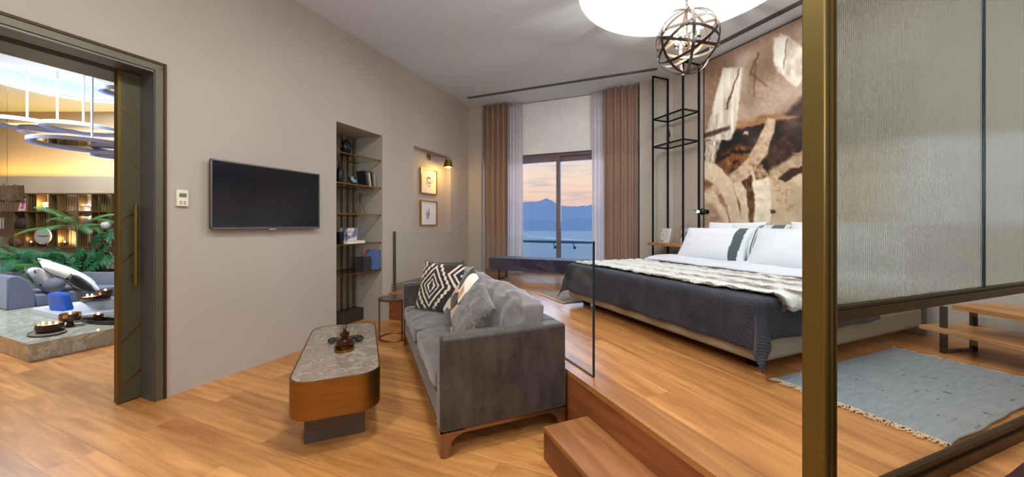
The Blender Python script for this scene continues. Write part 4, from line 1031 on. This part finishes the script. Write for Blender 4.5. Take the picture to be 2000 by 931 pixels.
BUL=glow('chandelier_bulb',(255,222,150),30)
for k in range(4):
    a=R(35+90*k); ca,sa=math.cos(a),math.sin(a)
    ar=MB().tube([(0,0,-.02),(.05*ca,.05*sa,-.05),(.1*ca,.1*sa,-.03),(.105*ca,.105*sa,.0)],.005,8).lathe([(.02,0),(.022,.008),(.01,.008)],c=(.105*ca,.105*sa,0),n=16).build('candle_arm',STR,t)
    MB().bar((.105*ca,.105*sa,.005),(.105*ca,.105*sa,.06),.009,12).build('candle_tube',mat('candle_ivory',(236,224,196),.5),ar)
    MB().ball((.105*ca,.105*sa,.085),.019,1,1,1.5,14,10).build('bulb',BUL,ar)
m=MB()
for k in range(9):
    z=RR+.012+k*.042; pts=[(.011*math.cos(2*PI*j/12),0,z+.024*math.sin(2*PI*j/12)+.01) for j in range(12)]
    if k%2: pts=[(0,p[0],p[2]) for p in pts]
    m.tube(pts,.0028,6,closed=True)
m.build('chain',STR,t)
MB().bar((0,0,RR+.012+8*.042),(0,0,CH+.36-cc.z),.006,8).lathe([(.05,0),(.05,.02),(.01,.04)],c=(0,0,CH+.34-cc.z),n=24).build('ceiling_rod',STR,t)
point('chandelier_light',cc+Vector((0,0,.03)),60,(1,.95,.86),.02)
# ================================================================== BATH ROOM beyond the doorway
# marble podium
MARB=marble('grey_green_marble',(176,176,162),(160,158,138),(204,204,194),1.6,.1)
t=thing('marble_podium','low veined grey marble podium around the bathtub','podium',A(0,0,0),QA)
def cutA(x0,x1,y0,y1,YM):     # frame-A rectangle cut off at world Y = YM
    P_=[A(x0,y0),A(x1,y0),A(x1,y1),A(x0,y1)]; o_=[]
    for i in range(4):
        a,b=P_[i],P_[(i+1)%4]
        if a.y<=YM: o_.append(a)
        if (a.y-YM)*(b.y-YM)<0: o_.append(a+(b-a)*((YM-a.y)/(b.y-a.y)))
    M_=Matrix.Rotation(-QA,4,'Z'); return [tuple((M_@p)[:2]) for p in o_]
m=MB()
for r_ in ((-9.2,-5.278,1.311,1.77),(-5.96,-5.278,1.77,5.2),(-9.2,-7.07,1.77,5.2),(-7.07,-5.96,3.05,5.2)): m.prism(cutA(*r_,5.53),0,.162)
m.build('podium_slab',MARB,t,bevel=.004)
WP=mat('white_acrylic',(226,232,242),.15)
t=thing('bathtub','white sunken rectangular bathtub in the marble podium','bathtub',A(-6.515,2.41,0),QA)
hx,hy=.555,.64
pr=rrect(-hx,hx,-hy,hy,.03,4); n=len(pr)
m=MB(); rings=[(0,.163),(0,.225),(.09,.225),(.12,.20),(.17,.05),(.25,.02)]
for ins,z in rings:
    for x,y in rrect(-hx+ins,hx-ins,-hy+ins,hy-ins,.03+ins*.6,4): m.v.append((x,y,z))
m.f=[(k*n+i,k*n+(i+1)%n,(k+1)*n+(i+1)%n,(k+1)*n+i) for k in range(len(rings)-1) for i in range(n)]+[tuple((len(rings)-1)*n+i for i in range(n))]
m.build('tub_shell',WP,t)
for x,y in ((.33,.25),(.33,.42),(.33,-.1)):
    MB().lathe([(.03,0),(.03,.01),(.012,.012),(1e-6,.008)],n=16,M=Matrix.Translation((-.385,y,.13))@Matrix.Rotation(R(75),4,'Y')).build('jet',mat('chrome',(200,205,215),.1,1),t)
o=MB().box(-.37,.37,-.45,.45,.095,.1).build('bath_water',mat('bath_water',(200,214,246),.05,alpha=.6),t)
t=thing('bath_tap','chrome bath tap standing at the near end of the tub','tap',A(-6.72,1.86,.225),QA)
MB().bar((0,0,0),(0,0,.1),.014,12).tube([(0,0,.095),(0,.05,.12),(0,.1,.11)],.011,8).bar((0,0,.1),(-.03,-.0,.13),.007,8).build('spout',mat('chrome',(200,205,215),.1,1),t)
hp=gp(121,605,.226)
t=thing('bath_pillow','bright blue bath pillow standing on the tub rim by the tap','cushion',hp,R(-8))
BT=mat('blue_towel',(20,84,190),.8,bump=.5,bscale=150,sheen=.3)
m=plump(-.11,.11,-.035,.035,0,.2,.012); m.v=[(x*(1.15-.9*z)+.12*z*-1*0-.05*(z/.2),y,z) for x,y,z in m.v]; m.build('pad',BT,t,ang=70)
MB().lathe([(1e-6,0),(.016,0),(.012,.03),(1e-6,.034)],c=(-.02,0,.205),n=12).build('piping_loop',BT,t)
# chaise
t=thing('chaise_longue','blue grey upholstered chaise with curved backrest beyond the bathtub','chaise',A(-8.0,1.72,.162),QA)
BG=mat('blue_grey_cloth',(104,116,140),.75,var=.06,bump=.15,bscale=150,sheen=.3)
prof=[(0,0),(0,.38),(.015,.415),(.05,.425),(.10,.415),(.15,.37),(.19,.29),(.215,.19),(.225,.1),(.225,0)]
m=MB(); n=len(prof)
for x in (-.42,.42): m.v+=[(x,y,z) for y,z in prof]
m.f=[tuple(range(n)),tuple(range(n,2*n))[::-1]]+[(i,(i+1)%n,n+(i+1)%n,n+i) for i in range(n)]
m.build('backrest',BG,t,bevel=.012,ang=40)
pc=[(x+8.0,y-1.72) for x,y in cutA(-8.42,-7.58,1.95,3.5,5.52)]; MB().prism(pc,0,.15).build('seat_cushion',BG,t,bevel=.02,seg=3)
def bwp(p): v=nz(p.x*7,p.y*7,2); return (30,30,34) if v>.08 else (214,214,216)
def bwp2(p): v=nz(p.x*4,p.y*10,8)+.4*nz(p.x*12,p.y*12); return (40,42,50) if v>.3 else (236,234,230)
pillow('throw_pillow','white cushion with black brush marks lying on the chaise','cushion',.50,.66,.08,A(-7.80,2.30,.162+.36),(Matrix.Rotation(QA,3,'Z')@Matrix.Rotation(R(-38),3,'X')@Matrix.Rotation(R(14),3,'Y')),FAB,bwp2,'cushions on the chaise',n=70)
pillow('throw_pillow','black and white patterned cushion against the chaise backrest','cushion',.44,.42,.08,A(-7.8,2.06,.162+.32),(Matrix.Rotation(QA,3,'Z')@Matrix.Rotation(R(-62),3,'X')),FAB,bwp,'cushions on the chaise',n=70)
pillow('throw_pillow','dark cushion with white spots low on the chaise','cushion',.36,.34,.07,A(-7.66,2.34,.162+.245),(Matrix.Rotation(QA,3,'Z')@Matrix.Rotation(R(-50),3,'X')),FAB,lambda p:(26,26,30) if nz(p.x*9,p.y*9,12)>-.1 else (200,200,204),'cushions on the chaise',n=50)
o=MB().ball((0,0,0),.1,1.2,1,1,24,16).build('bolster_cushion',mat('grey_knit',(104,108,122),.9,bump=.5,bscale=120)); place(o,A(-7.60,2.1,.162+.16+.1),QA); tag(o,'round grey bolster cushion at the front of the chaise seat','cushion','cushions on the chaise')
# candles on the podium
AMG=mat('tortoise_glass',(70,44,28),.2,var=.4,scale=30,bump=.6,bscale=40)
def candle(label,px,py,r,h,ped,n_=1,z=.162):
    p=gp(px,py,z); t=thing('candle_bowl',label,'candle',p,0,'lit candles around the bath')
    b0=.05 if ped else 0
    pr=([(.05,0),(.03,.012),(.022,.035),(.03,b0)] if ped else [(r*.8,0)])+[(r*.9,b0+.006),(r,b0+h*.5),(r*.97,b0+h),(r*.9,b0+h),(r*.88,b0+h*.55),(1e-6,b0+h*.5)]
    MB().lathe(pr,n=32).build('bowl',AMG,t)
    MB().lathe([(1e-6,b0+h*.5),(r*.86,b0+h*.52),(r*.86,b0+h*.72),(1e-6,b0+h*.72)],n=24).build('wax',mat('candle_wax',(236,200,140),.6,emit=((255,170,70),.7)),t)
    for k in range(n_):
        x=(k-(n_-1)/2)*r*.7; MB().ball((x,0,b0+h*.72+.022),.009,1,1,2.2,10,8).build('flame',glow('flame',(255,205,120),45),t)
    return p
def tray(label,px,py,a,b2,h,col,rz,z=.162):
    p=gp(px,py,z); t=thing('oval_tray',label,'tray',p,rz,'trays around the bath'); m=MB(); n=40
    for s_,zz in ((.9,0),(1,h),(.94,h),(.86,.008)): m.v+=[(a*s_*math.cos(2*PI*k/n),b2*s_*math.sin(2*PI*k/n),zz) for k in range(n)]
    m.f=[(j*n+k,j*n+(k+1)%n,(j+1)*n+(k+1)%n,(j+1)*n+k) for j in range(3) for k in range(n)]+[tuple(range(n))[::-1],tuple(3*n+k for k in range(n))]
    m.build('tray_body',mat('tray_%d%d%d'%col,col,.4,var=.2,scale=10),t); return p
tray('grey stone oval tray under the three wick candle on the podium corner',92,651,.19,.12,.018,(120,112,96),R(-25))
candle('wide tortoiseshell candle bowl with three wicks on the stone tray',97,646,.095,.075,False,3,.172)
candle('tall footed tortoiseshell candle bowl on the podium corner',137,636,.08,.085,True)
tray('long black boat shaped tray on the near side of the bath',200,630,.30,.075,.04,(30,26,24),R(-12))
candle('small dark candle glass on the black boat tray',192,626,.04,.075,False,1,.172)
def gpt(px,py,z): return gp(px,py,z)
tray('dark low tray on the far rim of the bath',183,583,.26,.09,.015,(44,38,40),R(-10),.24)
candle('dark square candle jar on the far tray of the bath',206,580,.07,.1,False,1,.25)
candle('flat candle dish on the far tray of the bath',175,584,.09,.04,False,2,.25)
# planter
PLx0,PLx1,PLy=-8.6,-3.6,5.55
t=thing('planter','long grey planter trough full of green plants behind the chaise','planter',(0,PLy,0),0)
MB().box(PLx0-1.2,PLx1,0,.04,0,.50).box(PLx0-1.2,PLx1,.46,.5,0,.50).box(PLx1-.04,PLx1,.04,.46,0,.5).build('trough',mat('planter_grey',(128,132,142),.6),t,bevel=.005)
MB().box(PLx0-1.2,PLx1-.04,.04,.46,.38,.44).build('soil',mat('soil',(38,28,20),.95,bump=1,bscale=40),t)
GRN=mat('leaf_green',(60,128,62),.45,var=.35,scale=5); GR2=mat('leaf_deep_green',(34,88,50),.4,var=.3,scale=5); GR3=mat('leaf_blue_green',(56,138,100),.45,var=.25,scale=5); STM=mat('stem_green',(70,84,46),.6)
def frond(m,base_,az,L_,elev,droop,nl=26,ll=.22,lw=.012):
    p=Vector(base_); pts=[p.copy()]; e=elev; st=L_/nl
    for k in range(nl):
        e-=droop/nl; d=Vector((math.cos(az)*math.cos(e),math.sin(az)*math.cos(e),math.sin(e))); p=p+d*st; pts.append(p.copy())
        if k>nl*.25:
            side=d.cross(Vector((0,0,1))).normalized(); ff=math.sin(PI*min(1,(k/nl-.2)/.85))**.6*ll
            for sg in (-1,1):
                v=(side*sg*.85+d*.55+Vector((0,0,-.12))).normalized(); up=v.cross(d).normalized(); w_=d*lw
                q=p+v*ff*.5; tip=p+v*ff+Vector((0,0,-.18*ff))
                b_=len(m.v); m.v+=[tuple(p),tuple(q+w_),tuple(tip),tuple(q-w_)]; m.f.append((b_,b_+1,b_+2,b_+3))
    return pts
def palm(label,x,z0,n_,L_,mt,seed,az0=None,ll=.22,el=(55,80)):
    random.seed(seed); t=thing('palm_plant',label,'plant',(x,PLy+.25,.44),0,'plants in the trough'); m=MB(); s_=MB()
    for k in range(n_):
        az=(az0[k] if az0 else R(random.uniform(-200,20))); pts=frond(m,(0,0,z0),az,L_*random.uniform(.8,1.1),R(random.uniform(*el)),R(random.uniform(60,110)),46,ll,.004)
        s_.tube(pts[::3],[.006-.0005*j for j in range(len(pts[::3]))],6)
    if z0: s_.tube([(0,0,0),(.02,0,z0*.5),(0,0,z0+.02)],[.02,.016,.012],8)
    m.build('leaves',mt,t,ang=180); s_.build('stems',STM,t)
def monstera(label,x,n_,seed,H=.55,mt=None):
    random.seed(seed); t=thing('monstera_plant',label,'plant',(x,PLy+.2,.44),0,'plants in the trough'); m=MB(); s_=MB()
    for k in range(n_):
        az=random.uniform(-PI,PI); rr=random.uniform(.08,.34); hh=random.uniform(.1,1)*H
        tip=Vector((rr*math.cos(az),rr*math.sin(az)*.7,hh)); s_.tube([(0,0,0),tuple(tip*.5+Vector((0,0,.08))),tuple(tip)],[.006,.005,.004],6)
        sz=random.uniform(.07,.12); nrm=Vector((.3*math.cos(az),-1+.3*math.sin(az),random.uniform(.1,.9))).normalized(); ax=nrm.cross(Vector((0,0,1))).normalized(); ay=ax.cross(nrm)
        ro=random.uniform(-.8,.8); ax,ay=ax*math.cos(ro)+ay*math.sin(ro),ay*math.cos(ro)-ax*math.sin(ro)
        n2=44; b_=len(m.v); m.v.append(tuple(tip))
        for j in range(n2+1):
            a=PI/2+2*PI*j/n2; lob=1-.38*(abs(math.sin((a-PI/2)*5.5))>.8)*(1 if .12<j/n2<.88 else 0)
            r_=sz*lob*(.9-.28*math.sin(a)+.12*abs(math.cos(a))); q=tip+ax*r_*math.cos(a)+ay*(r_*math.sin(a)-sz*.4)+nrm*(-.25*r_*r_/sz); m.v.append(tuple(q))
        m.f+= [(b_,b_+1+j,b_+2+j) for j in range(n2)]
    m.build('leaves',mt or GR2,t,ang=180); s_.build('stems',STM,t)
def Xat(px,Y=5.75): return (px-1000)/FOC*Y
palm('tall feathery palm in front of the shelf wall',Xat(143),.68,9,.62,GRN,5,[R(a) for a in (10,170,-95,200,-20,-130,-60,60,120)],.19,(35,82))
palm('broad blue green palm at the left of the planter',Xat(-5),.3,10,.9,GR3,8,None,.4,(30,65))
palm('low arching palm with long leaflets beside the left one',Xat(40),.15,9,.7,GR3,11,None,.3,(35,70))
palm('short fern like palm in the middle of the planter',Xat(112),0,12,.5,GRN,14,None,.16,(25,75))
monstera('monstera with split dark leaves right of the middle of the planter',Xat(165),12,3,.45)
monstera('monstera with split dark leaves at the door end of the planter',Xat(205),13,4,.75)
monstera('large leaved monstera low at the left of the planter',Xat(25),12,6,.35,GRN)
monstera('dense dark leafy plant behind the chaise cushions',Xat(75),16,9,.5)
monstera('dark leafy plant between palm and monstera',Xat(128),12,19,.36,GR2)
# shelf wall
YS=6.64
t=thing('wall_shelf_unit','long brass wall shelf with slatted bays behind the plants','shelf',(0,YS,0),0)
GS=mat('shelf_brass',(126,100,62),.45,.5)
ZS=[1.80,1.475,1.15,.83]
xa,xb=-10.6,-6.95
def Xp(px): return (px-1000)/FOC*(YS-.1)
for z in ZS: MB().box(xa,xb,-.14,0,z-.009,z+.009).build('shelf_board',GS,t)
xv=[-30,32,57,76,100,117,157,183,197,222]
for k,px in enumerate(xv): MB().box(Xp(px)-.008,Xp(px)+.008,-.135,0,ZS[3]+.012,ZS[0]-.012).build('upright',GS,t)
for r_,cells in enumerate((((-30,32),(57,76),(117,157),(197,222)),((-30,32),(76,117),),((100,145),(157,210)))):
    for (pa,pb) in cells:
        m=MB(); x=Xp(pa)+.03
        while x<Xp(pb)-.02: m.box(x-.0032,x+.0032,-.125,-.118,ZS[r_+1]+.012,ZS[r_]-.012); x+=.045
        m.build('slat_screen',GS,t)
def shp(px,r_,dy=-.08): return Vector(((px-1000)/FOC*(YS+dy),YS+dy,ZS[r_]+.0125))
t=thing('picture_card','pink and white picture card leaning on the upper wall shelf','picture',shp(40,1),0)
o=gbox(-.1,.1,-.004,.004,0,.24,20).build('print',painted('card_paint',.7),t); paint(o,lambda p:(222,70,110) if nz(p.x*14,p.z*12,3)>-.02 and abs(p.x)<.07 and .04<p.z<.2 else (228,206,214)); o.rotation_euler=(R(-10),0,0)
MB().box(-.02,.02,.02,.07,0,.006).build('stand',BRASS,t)
t=thing('wall_clock','round pale wall clock with tick marks on the lower shelf','clock',Vector((Xat(85,YS-.15),YS-.145,EYE-24*(YS-.2)/FOC)),0)
MR=Matrix.Rotation(R(90),4,'X')
MB().lathe([(1e-6,0),(.15,0),(.15,.02),(.145,.024),(1e-6,.024)],n=40,M=MR).build('dial',mat('clock_dial',(206,202,192),.6),t)
m=MB()
for k in range(12): a=2*PI*k/12; m.box(-.003,.003,-.026,-.0245,.118,.138,Matrix.Rotation(a,4,'Y'))
m.build('tick_marks',BLACK,t)
MB().box(-.004,.004,-.028,-.025,-.02,.11,Matrix.Rotation(R(86),4,'Y')).box(-.004,.004,-.03,-.027,-.02,.08,Matrix.Rotation(R(-80),4,'Y')).build('hands',BLACK,t)
def lantern(label,px,r_,dx=0,pw=3):
    p=shp(px,r_); t=thing('tealight_glass',label,'candle',p,0,'tealights on the wall shelf')
    MB().lathe([(.03,0),(.04,.01),(.045,.07),(.042,.07),(.037,.012),(1e-6,.01)],n=24).build('glass_cup',AMG,t)
    MB().ball((0,0,.075),.012,1,1,2,10,8).build('flame',glow('flame',(255,205,120),45),t)
    point('tealight',p+Vector((0,-.05,.14)),pw,(1,.72,.4),.02)
lantern('tealight glass glowing before a small frame on the upper wall shelf',87,1)
lantern('tealight glass under the tall palm on the lowest wall shelf',126,3)
lantern('tealight glass among the leaves at the left of the lowest shelf',60,3)
t=thing('photo_frame','small square frame behind the glowing tealight on the upper shelf','picture frame',shp(88,1,-.06),0)
MB().box(-.08,.08,0,.01,0,.16).build('frame',mat('pale_frame',(190,170,140),.6),t); MB().box(-.055,.055,-.002,0,.02,.14).build('photo',mat('photo_brown',(130,104,84),.6),t)
def rock(label,px,r_,s_,col,name='stone_ornament',seed=0,sq=(1.2,.7,1)):
    t=thing(name,label,'ornament',shp(px,r_),0); m=MB().ball((0,0,s_*.8),s_,*sq,18,12)
    m.v=[(x*(1+.25*nz(x*12+seed,y*12,z*12)),y,max(0,z*(1+.25*nz(x*14,z*14,seed)))) for x,y,z in m.v]
    m.build('body',mat('rock_%d%d%d'%col,col,.6,var=.3,scale=20),t,ang=30); MB().box(-s_*.5,s_*.5,-.02,.02,0,.006).build('base',BLACK,t)
rock('dark brown rough stone sculpture on the middle wall shelf',45,2,.11,(58,44,44))
rock('grey stone head ornament under the glowing mirror',170,2,.08,(88,80,84),seed=3,sq=(.8,.7,1.1))
rock('small dark box shaped ornament on the lowest wall shelf near the door',178,3,.045,(56,38,36),seed=7)
rock('brown wooden ornament among leaves on the lowest shelf',30,3,.09,(84,60,50),seed=9)
rock('white shell ornament on the middle shelf near the door',206,2,.07,(206,204,196),seed=12)
t=thing('picture_card','white card at the left edge of the middle wall shelf','picture',shp(2,2),0); MB().box(-.05,.05,-.003,.003,0,.2).build('card',WHITE,t); MB().box(-.02,.02,.003,.05,0,.006).build('stand',BRASS,t)
t=thing('picture_card','white framed card on the lowest shelf beside the door','picture',shp(214,3),0); MB().box(-.05,.05,-.003,.003,0,.17).build('card',mat('pale_card',(216,210,196),.7),t); MB().box(-.035,.035,-.005,-.003,.03,.14).build('drawing',mat('sketch_grey',(170,164,156),.8),t)
t=thing('round_wall_light','round backlit disc glowing white on the shelf wall','wall lamp',Vector((Xat(178,YS),YS+.0,EYE+25*YS/FOC)),0)
MB().lathe([(1e-6,0),(.11,0),(.11,.012),(1e-6,.014)],n=40,M=Matrix.Translation((0,-.06,0))@MR).build('disc',mat('disc_grey',(150,140,128),.5),t)
MB().lathe([(.10,0),(.12,0),(.12,.03),(.10,.03),(.10,0)],n=40,M=Matrix.Translation((0,-.02,0))@MR).build('light_ring',glow('disc_led',(255,246,232),14),t)
point('disc_light',Vector((Xat(178,YS),YS-.07,EYE+25*YS/FOC+.02)),2.5,(1,.95,.88),.08)
t=thing('glass_vases','trio of small green glass vases on the upper shelf near the door','vase',shp(207,1),0)
for x in (-.06,0,.06): MB().lathe([(.02,0),(.026,.04),(.014,.1),(.018,.13),(.012,.1),(.01,.01)],c=(x,0,0),n=16).build('vase',mat('green_glass',(120,130,50),.15),t)
# woven hanging lamp at the left edge
P=Vector((Xat(14,5.2),5.2,EYE+60*5.2/FOC))
t=thing('woven_lantern','dark brown woven hanging lantern at the left edge of the doorway','pendant lamp',P,0)
m=MB()
for k in range(44):
    a=2*PI*k/44; r_=.125+.012*random.random(); m.tube([(r_*math.cos(a),r_*math.sin(a),.1+.03*random.random()),(r_*1.05*math.cos(a+.05),r_*1.05*math.sin(a+.05),0),(r_*math.cos(a+.1),r_*math.sin(a+.1),-.1-.03*random.random())],.011,5)
m.build('woven_shade',mat('dark_wicker',(84,62,34),.8,var=.3,scale=20,bump=.8,bscale=60),t)
MB().bar((0,0,.1),(0,0,CH-P.z),.002,6).bar((-.12,0,.09),(.12,0,.09),.004,6).build('cord',BRASS,t)
# ring pendants
RW=mat('ring_white',(206,216,235),.35); MIR=mat('mirror_disc',(210,205,195),.03,1)
RB=mat('ring_led',(90,130,210),.4,emit=((70,120,230),.45))
def ring(label,px,py,rpx,Y):
    z=EYE+(HZ-py)*Y/FOC; r_=rpx*Y/FOC*.93; t=thing('ring_pendant',label,'pendant lamp',Vector(((px-1000)/FOC*Y,Y,z)),0,'ring pendants')
    MB().lathe([(r_-.035,-.015),(r_,-.02),(r_,.025),(r_-.01,.03),(r_-.035,.025),(r_-.035,-.015)],n=64).build('ring',RW,t)
    MB().lathe([(r_-.034,-.0155),(r_-.002,-.0215),(r_-.002,-.0225),(r_-.034,-.0165),(r_-.034,-.0155)],n=64).build('light_strip',RB,t)
    MB().lathe([(1e-6,.006),(r_-.036,.006),(r_-.036,.012),(1e-6,.012)],n=64).build('mirror_disc',MIR,t)
    top=CH+.40-z if True else 0
    cx,cy=(px-1000)/FOC*Y,Y; inh=math.hypot(cx-BD[0],cy-BD[1])<BR-.03
    top=(CH+.06+.24*1.0 if inh else CH)-z
    MB().bar((0,0,.01),(0,0,top),.012,10).build('rod',RW,t)
    return t
ring('largest ring pendant light at the far left of the doorway',53,243,60,5.0)
ring('ring pendant light with mirror disc right of the largest one',163,252,58,5.0)
ring('ring pendant light partly hidden behind two others',112,262,50,5.5)
ring('wide low ring pendant light nearest the sliding door',180,285,84,4.5)
ring('lowest small ring pendant light half behind the sliding door',228,304,36,4.9)
ring('highest ring pendant light cut off by the sliding door',238,181,33,4.4)
